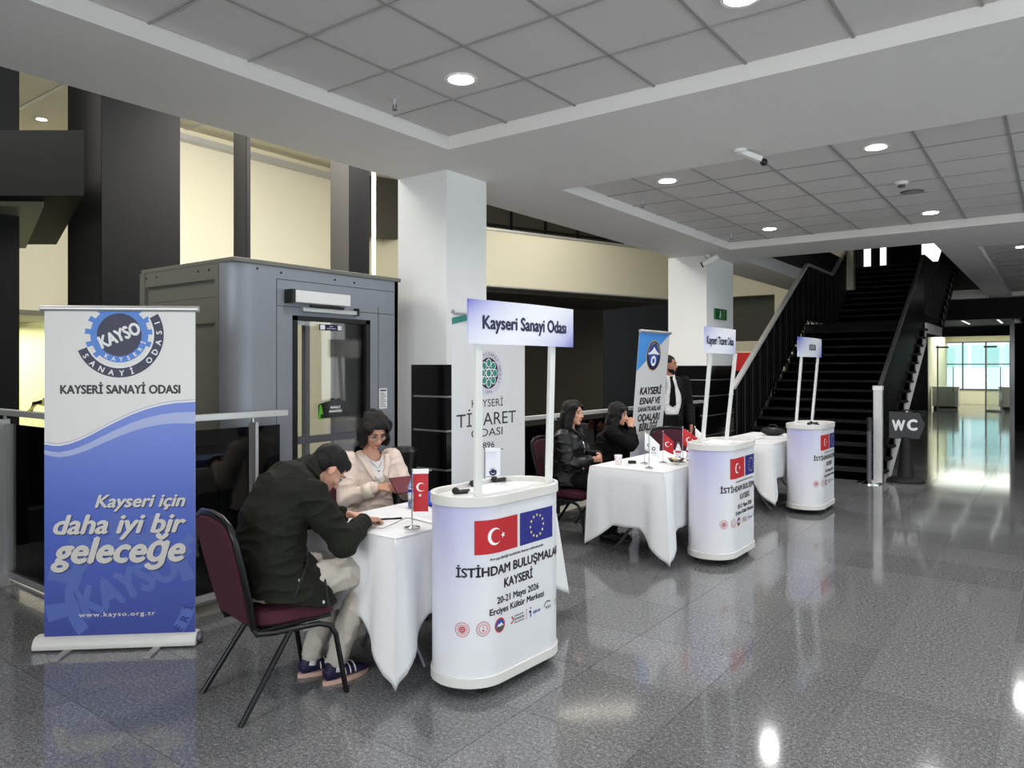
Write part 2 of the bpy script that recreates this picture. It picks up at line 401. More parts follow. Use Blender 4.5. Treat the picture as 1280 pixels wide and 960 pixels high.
# ------------------------------------------------------------------ setting: floor, ceilings, beams
HC, HS = 3.42, 3.32       # tile plane, soffit plane
F2 = (-0.5946, 0.8040); R2 = (0.8040, 0.5946)
fl_ = MB(); fl_.box(-4.62, 5.2, -4.2, 31.2, -0.3, -0.003); fl_.box(-9.5, -4.62, -4.2, 2.2, -0.3, -0.003); fl_.box(-4.62, -1.95, 31.2, 37.5, -0.3, -0.003); fl_.box(-1.95, 5.2, 31.2, 37.5, -0.3, -0.003); fl_.box(-9.5, -4.62, 11.0, 24, -0.3, -0.003)
floor = struct('floor', fl_, 'joint')
fascia = MB(); fascia.box(-4.66, -4.62, 2.2, 11.0, -0.5, 0.02); fascia.box(-9.5, -4.66, 2.2, 2.24, -0.5, 0.02)
struct('trim_1', fascia, 'steel_light')
T = 0.6; th = MB(); th.box(-T/2 + 0.0015, T/2 - 0.0015, -T/2 + 0.0015, T/2 - 0.0015, -0.003, 0.0); tile_me = None
rest = MB(); cnt = 0; cells = []
for i in range(-15, 9):
    for j in range(-8, 62):
        cx = -0.21 - 0.6 * i - 0.3 + 0; cy = 4.0 + 0.6 * j - 0.3
        cx = -0.21 + 0.6 * i + 0.3
        if cx < -4.62 + 0.2 and not (cy < 2.0 or cy > 11.2): continue
        if cx < -9.3 or cx > 5 or cy < -4 or cy > 37.2: continue
        if cy > 24 and cx < -4.5: continue
        a = cx * F2[0] + cy * F2[1]
        vis = False; key = 1e9
        if a > 1.2:
            u = 640 + 925 * (cx * R2[0] + cy * R2[1]) / a; v = 458.7 + 925 * 1.6 / a
            if -150 < u < 1430 and v < 1150: vis = True; key = a
        cells.append((0 if vis else 1, key, cx, cy))
cells.sort()
for k, (nv, key, cx, cy) in enumerate(cells):
    if nv == 0 and cnt < 290:
        cnt += 1
        if tile_me is None:
            o = th.build('floor_tile', 'granite_floor', floor, bevel=0, fix=False); tile_me = o.data
        else:
            o = bpy.data.objects.new('floor_tile', tile_me); COL.objects.link(o); o.parent = floor
        o.location = (cx, cy, 0)
    else:
        rest.box(cx - T/2 + 0.0015, cx + T/2 - 0.0015, cy - T/2 + 0.0015, cy + T/2 - 0.0015, -0.003, 0.0)
tag(rest.build('floor_tile', 'granite_floor', floor, fix=False), kind='stuff')

# soffit plane with recessed tile fields
cl = MB()
def slab_holes(mb, x0, x1, y0, y1, holes, z0, z1):
    xs = sorted({x0, x1, *[h[0] for h in holes], *[h[1] for h in holes]}); ys = sorted({y0, y1, *[h[2] for h in holes], *[h[3] for h in holes]})
    xs = [x for x in xs if x0 <= x <= x1]; ys = [y for y in ys if y0 <= y <= y1]
    for a, b in zip(xs, xs[1:]):
        for c, d in zip(ys, ys[1:]):
            mx, my = (a + b) / 2, (c + d) / 2
            if any(h[0] < mx < h[1] and h[2] < my < h[3] for h in holes): continue
            mb.box(a, b, c, d, z0, z1)
holes = [(-3.886, 3.9, -2.2, 4.41), (-3.886, 3.9, 6.07, 10.62), (-4.1, -1.40, 11.75, 21.8), (-0.93, 3.9, 12.5, 21.6)]
slab_holes(cl, -4.87, 5.2, -4.2, 22.3, holes, HS, HC + 0.12)
ceil = struct('ceiling', cl, 'soffit_paint')
up = MB()   # structural slab above (upper floor)
for x0, x1, y0, y1 in ((-4.87, 5.2, -4.2, 11.75), (-4.87, -4.1, 11.75, 22.3), (-1.40, 5.2, 11.75, 22.3), (-8.2, 5.2, 22.5, 30.1), (-4.87, 5.2, 21.8, 22.5)): up.box(x0, x1, y0, y1, HC + 0.13, 4.15)
struct('ceiling_slab', up, 'dark_grey_paint')
def tile_field(x0, x1, y0, y1, ox, oy, zc=HC):
    """ceiling tiles on a 0.6 grid with a T-bar grid, clipped to the recess"""
    global ct_cnt
    bars = MB(); xs = [ox + 0.6 * k for k in range(-20, 20)]; ys = [oy + 0.6 * k for k in range(-30, 60)]
    xs = [x0] + [x for x in xs if x0 + 0.02 < x < x1 - 0.02] + [x1]; ys = [y0] + [y for y in ys if y0 + 0.02 < y < y1 - 0.02] + [y1]
    for x in xs[1:-1]: bars.box(x - 0.008, x + 0.008, y0, y1, zc - 0.004, zc + 0.02)
    for y in ys[1:-1]: bars.box(x0, x1, y - 0.005, y + 0.005, zc - 0.003, zc + 0.02)
    bars.build('ceiling_grid', 'ceiling_grid', ceil, fix=False)
    cache = {}; far = MB()
    for a, b in zip(xs, xs[1:]):
        for c, d in zip(ys, ys[1:]):
            cx, cy = (a + b) / 2, (c + d) / 2; dep = cx * F2[0] + cy * F2[1]
            u = 640 + 925 * (cx * R2[0] + cy * R2[1]) / dep if dep > 0.3 else -9999
            v = 458.7 - 925 * (zc - 1.6) / dep if dep > 0.3 else -9999
            if -150 < u < 1430 and v > -260:
                k = (round(b - a, 3), round(d - c, 3))
                if k not in cache:
                    t = MB(); hx, hy = k[0] / 2 - 0.0085, k[1] / 2 - 0.006
                    t.box(-hx, hx, -hy, hy, 0.004, 0.03); o = t.build('ceiling_tile', 'ceiling_tile', ceil, fix=False); cache[k] = o.data
                else:
                    o = bpy.data.objects.new('ceiling_tile', cache[k]); COL.objects.link(o); o.parent = ceil
                o.location = (cx, cy, zc)
            else: far.box(a + 0.01, b - 0.01, c + 0.008, d - 0.008, zc + 0.004, zc + 0.03)
    if far.v: tag(far.build('ceiling_tile', 'ceiling_tile', ceil, fix=False), kind='stuff')
tile_field(-3.886, 3.9, -2.2, 4.41, -3.886 + 0.573, 4.41)
tile_field(-3.886, 3.9, 6.07, 10.62, -3.886 + 0.573, 6.37)
tile_field(-0.93, 3.9, 12.5, 21.6, -0.93, 12.7)
# lowered dark soffit and header towards the far vestibule
b_ = MB(); b_.box(-4.6, 5.2, 22.0, 22.4, 2.8, 3.32); b_.box(-4.6, 5.2, 22.4, 30.9, 3.02, 3.3)
struct('ceiling_dark', b_, 'dark_paint')
b_ = MB()
for x in (-4.2, -3.3, -2.4, -1.5, -0.6): b_.box(x, x + 0.05, 23.2, 28.5, 3.0, 3.02)
b_.box(-4.4, 0, 25.2, 25.28, 2.99, 3.02)
tag(b_.build('ceiling_strip', 'strip_lamp'), kind='structure')

# outer shell: right and back walls with glazing
def window_wall(name, axis, pos, a0, a1, wa0, wa1, z0, z1, n, nm):
    mb = MB()
    def bx(a, b, c, d, t=0.15):
        if axis == 'x': mb.box(pos, pos + t, a, b, c, d)
        else: mb.box(a, b, pos - t, pos, c, d)
    bx(a0, wa0, 0, HS); bx(wa1, a1, 0, HS); bx(wa0, wa1, 0, z0); bx(wa0, wa1, z1, HS)
    struct(name, mb, 'plaster_white')
    fr = MB(); gl = MB()
    for k in range(n + 1):
        a = wa0 + (wa1 - wa0) * k / n
        if axis == 'x': fr.box(pos, pos + 0.08, a - 0.03, a + 0.03, z0, z1)
        else: fr.box(a - 0.03, a + 0.03, pos - 0.08, pos, z0, z1)
    if axis == 'x': gl.box(pos + 0.03, pos + 0.04, wa0, wa1, z0, z1)
    else: gl.box(wa0, wa1, pos - 0.04, pos - 0.03, z0, z1)
    f = tag(fr.build(nm, 'frame_dark'), kind='structure'); gl.build('pane', 'clear_glass', f)
window_wall('wall_right', 'x', 5.05, -4.2, 31.0, -1.0, 12.0, 0.5, 3.0, 10, 'window_1')
window_wall('wall_back', 'y', -4.05, -9.5, 5.2, -3.6, 4.4, 0.5, 3.0, 6, 'window_2')  # unseen rear window, added for light on the banner and ceiling
mb = MB(); mb.box(-9.6, -9.5, -4.2, 2.2, 0, 3.3); struct('wall_left', mb, 'dark_paint')
mb = MB(); mb.box(-9.5, -4.87, -4.2, 1.0, HS, HS + 0.1); struct('ceiling_left', mb, 'soffit_paint')

# columns
def column(x0, x1, y0, y1, cy0, strips, n):
    mb = MB(); mb.box(x0, x1, y0, y1, -0.3, HS); c = struct('column', mb, 'plaster_white')
    k = MB(); cx0 = x0 + cy0; k.box(cx0, x1 + 0.012, y0 - 0.012, y1 + 0.012, 0, 1.62)
    cc = k.build('stone_cladding', 'black_gloss', c)
    for z in strips:
        s = MB(); s.box(cx0 + 0.03, x1 + 0.016, y0 - 0.016, y1 + 0.016, z - 0.008, z + 0.008); s.build('metal_strip', 'steel', cc)
    return c
c1 = column(-4.88, -4.29, 4.84, 5.40, 0.18, (0.42, 0.70, 1.04, 1.34), 0)
c2 = column(-4.98, -4.35, 10.9, 12.05, 0.0, (0.55, 0.85, 1.15, 1.40), 1)

# ------------------------------------------------------------------ atrium
mb = MB(); mb.box(-16.2, -16, -1, 6.9, 2.7, 6.1); struct('wall_atrium_left', mb, 'cream_wall')
mb = MB(); mb.box(-16.2, -13.0, 6.9, 7.1, -1.2, 6.1); mb.box(-13.2, -13.0, 7.1, 12.4, -1.2, 6.1); mb.box(-13.2, -10.4, 12.4, 12.6, -1.2, 6.1); struct('wall_atrium', mb, 'cream_wall')
mb = MB(); mb.box(-19.0, -18.9, -1, 8, -1.2, 2.75); struct('wall_side_room', mb, 'yellow_wall')
mb = MB(); mb.box(-19, -16, -1, 7, 2.6, 2.7); struct('ceiling_side_room', mb, 'grey_wood')
mb = MB(); mb.box(-18.6, -17.6, 5.05, 5.2, -1.2, 2.6); struct('wall_side_pier', mb, 'steel_light')
mb = MB(); mb.box(-19, -4.66, 2.2, 25, -1.4, -1.2); mb.box(-9.5, -7, 24, 30, -1.4, -1.2); mb.box(-19, -9.6, -2, 2.2, -1.4, -1.2); struct('floor_atrium', mb, 'stair_stone_darkened')
mb = MB(); mb.box(-20, -4.87, -2, 25, 6.0, 6.15); struct('ceiling_atrium', mb, 'cream_wall')
mb = MB()
for y in (4.0, 5.1, 6.2, 7.4): mb.box(-16, -9, y, y + 0.05, 5.985, 6.0)
mb.box(-13.0, -12.8, 6.9, 12.4, 5.75, 5.85)
struct('trim_2', mb, 'steel_light')
mb = MB(); mb.box(-20, -8.0, 24.9, 25, -1.2, 6); mb.box(-20, -9.5, -2.1, -2, -1.4, 6); struct('wall_atrium_far', mb, 'dark_paint')
# oblique parapet band with dark recess beneath
def oblique(mb, s0, s1, z0, z1, d0, d1):
    bx, by, dx, dy = -10.0, 13.5, 0.329, 0.944; nx, ny = -dy, dx
    P = lambda s, d: (bx + dx * s + nx * d, by + dy * s + ny * d)
    q = [P(s0, d0), P(s1, d0), P(s1, d1), P(s0, d1)]
    mb.prism(q, z0, z1)
mb = MB(); oblique(mb, -2.0, 5.3, 3.42, 4.65, 0, 0.25); struct('wall_parapet', mb, 'cream_wall')
mb = MB(); oblique(mb, -2.0, 5.3, 4.65, 4.70, -0.03, 0.28); oblique(mb, -2.0, 5.3, 3.39, 3.42, 0.0, 0.25); struct('trim_3', mb, 'steel_light')
mb = MB(); oblique(mb, -2.6, 5.3, 4.6, 6.0, 2.0, 2.1); oblique(mb, -2.0, 5.3, -1.2, 3.40, 2.9, 3.0); struct('wall_recess', mb, 'dark_wood')
mb = MB(); oblique(mb, -2.6, 5.3, 3.30, 3.40, 0.25, 3.0); struct('ceiling_recess', mb, 'dark_wood')
mb = MB()
for s in (0.2, 1.3, 2.4, 3.5): oblique(mb, s, s + 0.04, 4.7, 6.0, 1.9, 1.96)
oblique(mb, -1.5, 5.0, 5.2, 5.24, 1.9, 1.96)
tag(mb.build('curtain_wall', 'rail_black'), kind='structure')
# rear cream wall behind the second column, with a dark recess and corridor below
mb = MB(); mb.box(-8.3, -3.9, 18.8, 19.0, 3.42, 6.0); mb.box(-5.73, -4.15, 18.8, 19.0, 0, 3.42); mb.box(-8.3, -5.73, 18.8, 19.0, 2.0, 2.26); struct('wall_rear', mb, 'cream_wall')
mb = MB(); mb.box(-8.3, -5.73, 19.3, 19.4, 2.26, 3.42); mb.box(-8.3, -5.73, 18.9, 19.4, 2.24, 2.27); struct('wall_rear_recess', mb, 'dark_wood')
mb = MB(); mb.box(-9.5, -5.0, 23.0, 23.1, 0, 3.2); struct('wall_corridor', mb, 'cream_wall')
mb = MB(); mb.box(-8.2, -7.72, 22.95, 22.995, 1.2, 2.05); tag(mb.build('red_panel', 'red_paint'), 'red wall panel behind the handrail left of the stairs', 'panel')
mb = MB(); mb.box(-8.3, -4.95, 18.6, 18.7, 0, 1.5); struct('wall_low', mb, 'black_void')
for k_, xx in enumerate((-7.78, -7.5)):
    mb = MB(); mb.box(xx, xx + (0.08 if k_ == 0 else 0.22), 18.57, 18.6, 1.28, 1.42); tag(mb.build('notice', 'teal_sign'), 'small %s pale teal notice on the dark wall seen through the left stair balusters' % ('narrow' if k_ == 0 else 'wide'), 'notice')
# pillars of the atrium
for i, (x0, x1, y0, y1) in enumerate(((-8.3, -7.5, 1.5, 2.71), (-8.24, -7.5, 3.42, 4.22), (-7.76, -7.5, 5.02, 5.07), (-7.88, -7.5, 6.55, 6.9))):
    mb = MB(); mb.cur = 0; mb.box(x0, x1 - 0.012, y0, y1, -1.2, 6.0); mb.cur = 1; mb.box(x1 - 0.012, x1, y0, y1, -1.2, 6.0)  # black pillars, the lit face's grey is painted into the body colour
    p = mb.build('atrium_pillar', ['dark_grey_paint', 'dark_paint']); tag(p, kind='structure')
mb = MB(); mb.cyl((-7.47, 6.95, -1.2), (-7.47, 6.95, 6.0), 0.03, n=10); tag(mb.build('drain_pipe', 'print_grey'), 'white vertical pipe beside the dark atrium pillar behind the lift', 'pipe')
# dark bridge slab top left
mb = MB()
def fr(t, u): k = (u - 640) / 925.0 * t; return (F2[0] * t + R2[0] * k, F2[1] * t + R2[1] * k)
A = fr(6.0, 105); ux, uy = -R2[0], -R2[1]
q = [A, (A[0] + ux * 6, A[1] + uy * 6), (A[0] + ux * 6 + F2[0] * 2.4, A[1] + uy * 6 + F2[1] * 2.4), (A[0] + F2[0] * 2.4 + ux * 1.7, A[1] + F2[1] * 2.4 + uy * 1.7)]
mb.prism(q, 2.99, 3.52); struct('trim_bridge', mb, 'bridge_paint')
mb = MB(); q2 = [(x * 1.0 + 0.0, y) for x, y in q]; mb.prism([(A[0] - 0.5, A[1] - 0.1), q[1], q[2], (q[3][0] - 0.3, q[3][1] - 0.2)], 2.95, 2.989); struct('ceiling_bridge', mb, 'grey_wood')
# window high up behind the lift
mb = MB(); mb.box(-12.95, -12.9, 11.6, 12.35, 4.85, 5.95); wf = tag(mb.build('window_3', 'black_gloss'), kind='structure')
mb = MB(); mb.box(-12.89, -12.86, 11.5, 12.4, 4.75, 4.85); mb.box(-12.89, -12.86, 11.9, 11.93, 4.85, 5.9); mb.box(-12.89, -12.86, 11.6, 12.35, 5.6, 5.63); mb.build('window_frame', 'aluminium', wf)

# ------------------------------------------------------------------ far vestibule on the right
mb = MB(); mb.box(-7.0, -3.9, 31.0, 31.2, 0, 3.3); mb.box(-1.33, 5.2, 31.0, 31.2, 0, 3.3); mb.box(-3.9, -1.33, 31.0, 31.2, 2.70, 3.3); struct('wall_far', mb, 'dark_paint')
mb = MB(); mb.box(-1.36, -1.28, 30.95, 31.25, 0, 2.75); mb.box(-3.9, -1.28, 30.9, 31.0, 2.70, 2.78); struct('trim_4', mb, 'black_void')
mb = MB(); mb.box(-7, -3.95, 31.2, 37.5, 0, 3.2); struct('wall_vestibule_left', mb, 'cream_wall')
mb = MB(); mb.box(-0.4, -0.3, 31.2, 37.5, 0, 3.2); struct('wall_vestibule_right', mb, 'cream_wall')
mb = MB(); mb.box(-5, -0.3, 31.2, 37.4, 2.9, 3.0); struct('ceiling_vestibule', mb, 'cream_wall')
mb = MB(); mb.box(-5, -0.3, 37.3, 37.5, 0, 0.62); mb.box(-5, -0.3, 37.3, 37.5, 2.66, 3.0); struct('wall_vestibule', mb, 'cream_wall')
mb = MB()
for x in (-4.2, -3.35, -2.5, -1.65, -0.8): mb.box(x - 0.03, x + 0.03, 37.25, 37.32, 0.62, 2.66)
for z in (0.64, 1.72, 2.66): mb.box(-5, -0.3, 37.25, 37.32, z - 0.025, z + 0.025)
wf = tag(mb.build('window_4', 'frame_dark'), kind='structure')
for x in (-4.2, -3.35, -2.5, -1.65):
    for z0, z1 in ((0.66, 1.70), (1.75, 2.63)):
        p = MB(); p.box(x + 0.03, x + 0.82, 37.28, 37.285, z0, z1); p.build('pane', 'clear_glass', wf)
# building opposite, seen through the window
bo = thing('office_building', 'pale office building with teal glazed bands seen through the far window', 'building', (-5, 60, 0))
mb = MB(); mb.box(-16, 16, 0, 6, -3, 0.9); mb.box(-16, 16, 0.1, 6, 0.9, 5.2); mb.build('wall', 'facade_white', bo)
for zb in (1.6, 3.3):
    for i in range(-8, 9):
        p = MB(); p.box(i * 1.9 + 0.1, i * 1.9 + 1.75, 0.02, 0.1, zb, zb + 1.5); p.build('window', 'facade_teal', bo)
# white low cupboards seen in the vestibule
def low_cabinet(x, y, wd, label):
    t = thing('low_cabinet', label, 'cabinet', (x, y, 0))
    m1 = MB(); m1.box(-wd/2, wd/2, -0.25, 0.25, 0.12, 0.82); m1.build('body', 'facade_white', t, bevel=0.01)
    m1 = MB(); m1.box(-wd/2 - 0.02, wd/2 + 0.02, -0.27, 0.27, 0.82, 0.86); m1.build('top', 'facade_white', t)
    m1 = MB(); m1.box(-wd/2 + 0.04, wd/2 - 0.04, -0.2, 0.22, 0, 0.12); m1.build('plinth', 'black_plastic', t)
    m1 = MB(); m1.box(-wd/2 + 0.04, -0.01, -0.262, -0.25, 0.16, 0.7); m1.build('door', 'white_plastic', t)
    m1 = MB(); m1.box(0.01, wd/2 - 0.04, -0.262, -0.25, 0.16, 0.7); m1.build('door', 'white_plastic', t)
low_cabinet(-3.45, 32.3, 0.85, 'low white cabinet on the left inside the far doorway')
low_cabinet(-1.45, 33.0, 0.7, 'low white cabinet on the right inside the far doorway')
# glass door leaves standing open in the far opening
for x, lab in ((-3.35, 'left glass door leaf with long handle in the far doorway'), (-1.85, 'right glass door leaf with long handle in the far doorway')):
    t = thing('glass_door', lab, 'door', (x, 31.6, 0), rz=0.35 if x < -3 else -0.35)
    m1 = MB(); m1.box(-0.28, 0.28, -0.006, 0.006, 0.05, 2.3); m1.build('glass_panel', 'clear_glass', t)
    m1 = MB(); m1.box(-0.32, -0.28, -0.02, 0.02, 0.0, 2.4); m1.box(-0.3, 0.3, -0.02, 0.02, 0.0, 0.06); m1.build('door_frame', 'aluminium', t)
    m1 = MB(); m1.box(-0.36, 0.06, -0.03, 0.03, 2.3, 2.36); m1.build('hinge_bar', 'frame_dark', t)
    m1 = MB(); m1.tube([(0.2, -0.05, 0.7), (0.2, -0.05, 1.6)], 0.014); m1.tube([(0.2, -0.05, 0.9), (0.2, 0, 0.9)], 0.01); m1.tube([(0.2, -0.05, 1.4), (0.2, 0, 1.4)], 0.01); m1.build('handle', 'frame_dark', t)
# dark side wall with thin metal strips at far right
mb = MB(); mb.box(-1.0, -0.9, 22.4, 31.0, 0, 3.02); wr = struct('wall_clad', mb, 'black_gloss')
for z in (0.45, 0.73, 1.0, 1.26):
    m1 = MB(); m1.box(-1.01, -0.995, 22.6, 30.8, z - 0.008, z + 0.008); m1.build('metal_strip', 'steel', wr)

# ------------------------------------------------------------------ upper floor glimpsed through the stair opening
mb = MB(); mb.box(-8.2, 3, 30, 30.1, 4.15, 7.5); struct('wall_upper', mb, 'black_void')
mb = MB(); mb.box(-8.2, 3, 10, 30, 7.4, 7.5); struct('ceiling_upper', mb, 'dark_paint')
mb = MB(); mb.box(2.9, 3.0, 10, 30, 4.15, 7.5); mb.box(-4.95, -4.87, 10, 25, 6.15, 7.5); mb.box(-8.2, -8.1, 22.5, 30, 4.15, 7.5); mb.box(-8.2, -4.9, 25, 25.1, 6.15, 7.5); mb.box(-4.9, 3, 9.9, 10, 4.15, 7.5); struct('wall_upper_side', mb, 'black_void')  # includes an unseen wall above the atrium, added to keep out sky light
for x0, x1, z0, z1 in ((-6.5, -6.25, 4.8, 6.6), (-6.15, -5.95, 4.8, 6.6), (-5.85, -5.62, 4.8, 6.6), (-5.3, -5.1, 4.8, 6.6), (-3.95, -2.6, 4.8, 6.4)):
    wn = MB(); wn.box(x0, x1, 29.95, 29.99, z0, z1); wn = tag(wn.build('window_5', 'lit_window'), kind='structure')

# ------------------------------------------------------------------ ceiling fittings
def downlight(x, y, z, label, lamp=True):
    t = thing('downlight', label, 'ceiling light', (x, y, z), group='round ceiling downlights')
    a = MB(); a.lathe([(0.105, -0.006), (0.10, -0.010), (0.082, -0.008), (0.080, -0.002), (0.105, -0.001)], 28); a.build('trim_ring', 'white_plastic', t, smooth=True)
    a = MB(); a.lathe([(0.081, -0.006), (0.081, -0.003)], 28); a.build('lens', 'lamp_disc', t)
    if lamp:
        l = bpy.data.lights.new('downlight_lamp', 'AREA'); l.shape = 'DISK'; l.size = 0.15; l.energy = 22; l.spread = math.radians(150); l.color = (1, 0.98, 0.96)
        o = bpy.data.objects.new('downlight_lamp', l); COL.objects.link(o); o.parent = t; o.location = (0, 0, -0.014)
for x, y, lab in ((-3.04, 3.57, 'round downlight above the nearest white counter'), (-1.26, 3.6, 'round downlight cut by the top edge of the picture, in the nearest ceiling field'),
                  (-3.08, 6.72, 'round downlight at the left of the second ceiling field'), (-1.22, 6.72, 'round downlight at the right front of the second ceiling field'),
                  (-3.07, 9.86, 'round downlight at the left rear of the second ceiling field, near the second column'), (-1.22, 9.96, 'round downlight at the right rear of the second ceiling field, above the stairs')):
    downlight(x, y, HC + 0.002, lab)
for x, y, lb_ in ((0.8, 0.6, 'to the right of the camera'), (0.6, 6.7, 'right of the second ceiling field'), (-2.2, 0.6, 'above and left of the camera'), (0.6, 3.6, 'right of the nearest ceiling field')): downlight(x, y, HC + 0.002, 'round downlight outside the picture, ' + lb_)
downlight(-0.45, 13.6, HC + 0.002, 'round downlight in the far right ceiling field beyond the stairs')
downlight(-14.48, 5.58, 5.985, 'downlight in the atrium ceiling at the upper left', False)
for i, y in enumerate((5.2, 6.2)): downlight(-16.8, y - 0.4, 2.6, 'downlight under the low ceiling of the yellow side room, %s' % ('nearer one' if i == 0 else 'farther one behind the blue banner'), False)
def sprinkler(x, y, label):
    t = thing('sprinkler', label, 'sprinkler', (x, y, HC + 0.004)); a = MB(); a.lathe([(0.035, 0), (0.035, -0.006), (0.012, -0.012), (0.010, -0.05), (0.004, -0.055)], 12); a.build('body', 'aluminium', t, smooth=True)
    a = MB(); a.tube([(-0.016, 0, -0.05), (-0.014, 0, -0.075), (0, 0, -0.085), (0.014, 0, -0.075), (0.016, 0, -0.05)], 0.003, 6); a.lathe([(0.018, -0.086), (0.018, -0.089)], 12); a.build('deflector', 'frame_dark', t)
sprinkler(-3.61, 3.55, 'small metal sprinkler in the nearest ceiling field'); sprinkler(-3.65, 7.33, 'small metal sprinkler at the left of the second ceiling field'); sprinkler(-3.6, 9.9, 'small metal sprinkler near the second column')
t = thing('smoke_detector', 'white smoke detector on the second ceiling field', 'smoke detector', (-1.25, 8.15, HC + 0.004))
a = MB(); a.lathe([(0.06, 0), (0.06, -0.02), (0.045, -0.03)], 20); a.build('base', 'white_plastic', t, smooth=True)
a = MB(); a.lathe([(0.035, -0.03), (0.035, -0.05), (0.02, -0.055)], 20); a.build('sensor_head', 'frame_dark', t, smooth=True)
t = thing('ceiling_speaker', 'grey round speaker grille on the second ceiling field', 'speaker', (-1.23, 8.66, HC + 0.004))
a = MB(); a.lathe([(0.11, 0), (0.105, -0.008), (0.09, -0.01)], 24); a.build('ring', 'frame_dark', t); a = MB(); a.lathe([(0.09, -0.009), (0.09, -0.012)], 24); a.build('grille', 'ceiling_grid', t)
t = thing('motion_sensor', 'white sensor bracket under the beam before the second ceiling field', 'sensor', (-2.03, 5.78, HS))
a = MB(); a.lathe([(0.05, 0), (0.05, -0.02), (0.03, -0.03)], 16); a.build('base', 'white_plastic', t); a = MB(); a.bar((0, 0, -0.02), (0.12, 0.13, -0.07), 0.05, 0.04); a.build('arm', 'white_plastic', t); a = MB(); a.sphere((0.14, 0.15, -0.09), 0.03); a.build('lens', 'black_plastic', t)
t = thing('security_camera', 'white bullet security camera on top of the second column', 'security camera', (-4.33, 10.88, 3.32))
a = MB(); a.cyl((0, 0, 0), (0, 0, -0.05), 0.04, n=14); a.bar((0, 0, -0.04), (0.06, -0.1, -0.1), 0.03, 0.03); a.build('bracket', 'white_plastic', t)
a = MB(); a.cyl((0.22, -0.12, -0.06), (0.0, -0.17, -0.17), 0.05, n=16); a.build('housing', 'white_plastic', t, smooth=True); a = MB(); a.cyl((0.0, -0.17, -0.17), (-0.02, -0.175, -0.18), 0.045, n=16); a.build('lens', 'black_gloss', t)

# ------------------------------------------------------------------ staircase
XL, XR, SY, RI, TR = -4.1, -1.95, 11.3, 0.1531, 0.275
stair = thing('staircase', 'dark stone staircase rising in two flights at the back of the hall', 'staircase', ((XL + XR) / 2, SY, 0))
def stp(x0, x1, y0, y1, z0, z1, mats='stair_stone_darkened', name='step'):
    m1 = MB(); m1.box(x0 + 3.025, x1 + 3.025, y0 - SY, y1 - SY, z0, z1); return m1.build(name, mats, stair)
def flight(y0, z0, n, xl, xr):
    for k in range(n):
        y = y0 + k * TR; z = z0 + (k + 1) * RI
        s_ = stp(xl, xr + 0.02, y - 0.02, y + TR, z - 0.035, z); m1 = MB(); m1.box(xl + 3.025, xr + 0.01 + 3.025, y - SY, y + 0.02 - SY, z - RI, z - 0.035); m1.build('riser', 'riser_stone_lightened', s_)
        if n > 0:
            ns = MB(); ns.box(xl + 3.025, xr + 3.025, y - 0.022 - SY, y - 0.018 - SY, z - 0.012, z - 0.004); ns.build('nosing', 'rail_black', s_)
flight(SY, 0, 15, XL, XR); ZL = 16 * RI
YL0 = SY + 15 * TR; YL1 = 17.6
stp(XL, XR - 0.03, YL0, YL1, ZL - 0.2, ZL - 0.036, 'stair_stone_darkened', 'landing'); stp(XR - 0.03, XR, YL0, YL1, ZL - 0.22, ZL - 0.036, 'soffit_paint', 'landing_side'); stp(XL, XR + 0.02, YL0 - 0.02, YL1, ZL - 0.036, ZL, 'stair_stone_darkened', 'landing')
flight(YL1, ZL, 11, XL, XR)
def stringer(y0, z0, n, x0, x1, m):
    """zigzag side with a straight underside"""
    pts = [(y0 - SY, z0)]
    for k in range(n): y = y0 - SY + k * TR; pts += [(y, z0 + (k + 1) * RI - 0.036), (y + TR, z0 + (k + 1) * RI - 0.036)]
    sl = RI / TR; ye = y0 - SY + n * TR
    pts += [(ye, z0 + n * RI - 0.26), (y0 - SY + 0.55 if z0 < 0.01 else y0 - SY, max(z0 - 0.2, 0.0) if z0 > 0.01 else 0.0)]
    m1 = MB(); fs_ = len(pts)
    m1.add([(x0 + 3.025, p, q) for p, q in pts] + [(x1 + 3.025, p, q) for p, q in pts], [(i, (i + 1) % fs_, fs_ + (i + 1) % fs_, fs_ + i) for i in range(fs_)])
    me_b = bmesh.new(); vv = [me_b.verts.new(v) for v in m1.v]; me_b.faces.new(vv[:fs_]); me_b.faces.new(list(reversed(vv[fs_:])))
    bmesh.ops.triangulate(me_b, faces=me_b.faces); me_b.verts.index_update()
    m1.f += [tuple(v.index for v in f.verts) for f in me_b.faces]; m1.mi += [0] * len(me_b.faces); me_b.free()
    return m1.build('stringer', m, stair)
stringer(SY, 0, 15, XL + 0.02, XR - 0.005, 'soffit_paint'); stringer(YL1, ZL, 11, XL + 0.02, XR - 0.005, 'dark_grey_paint')
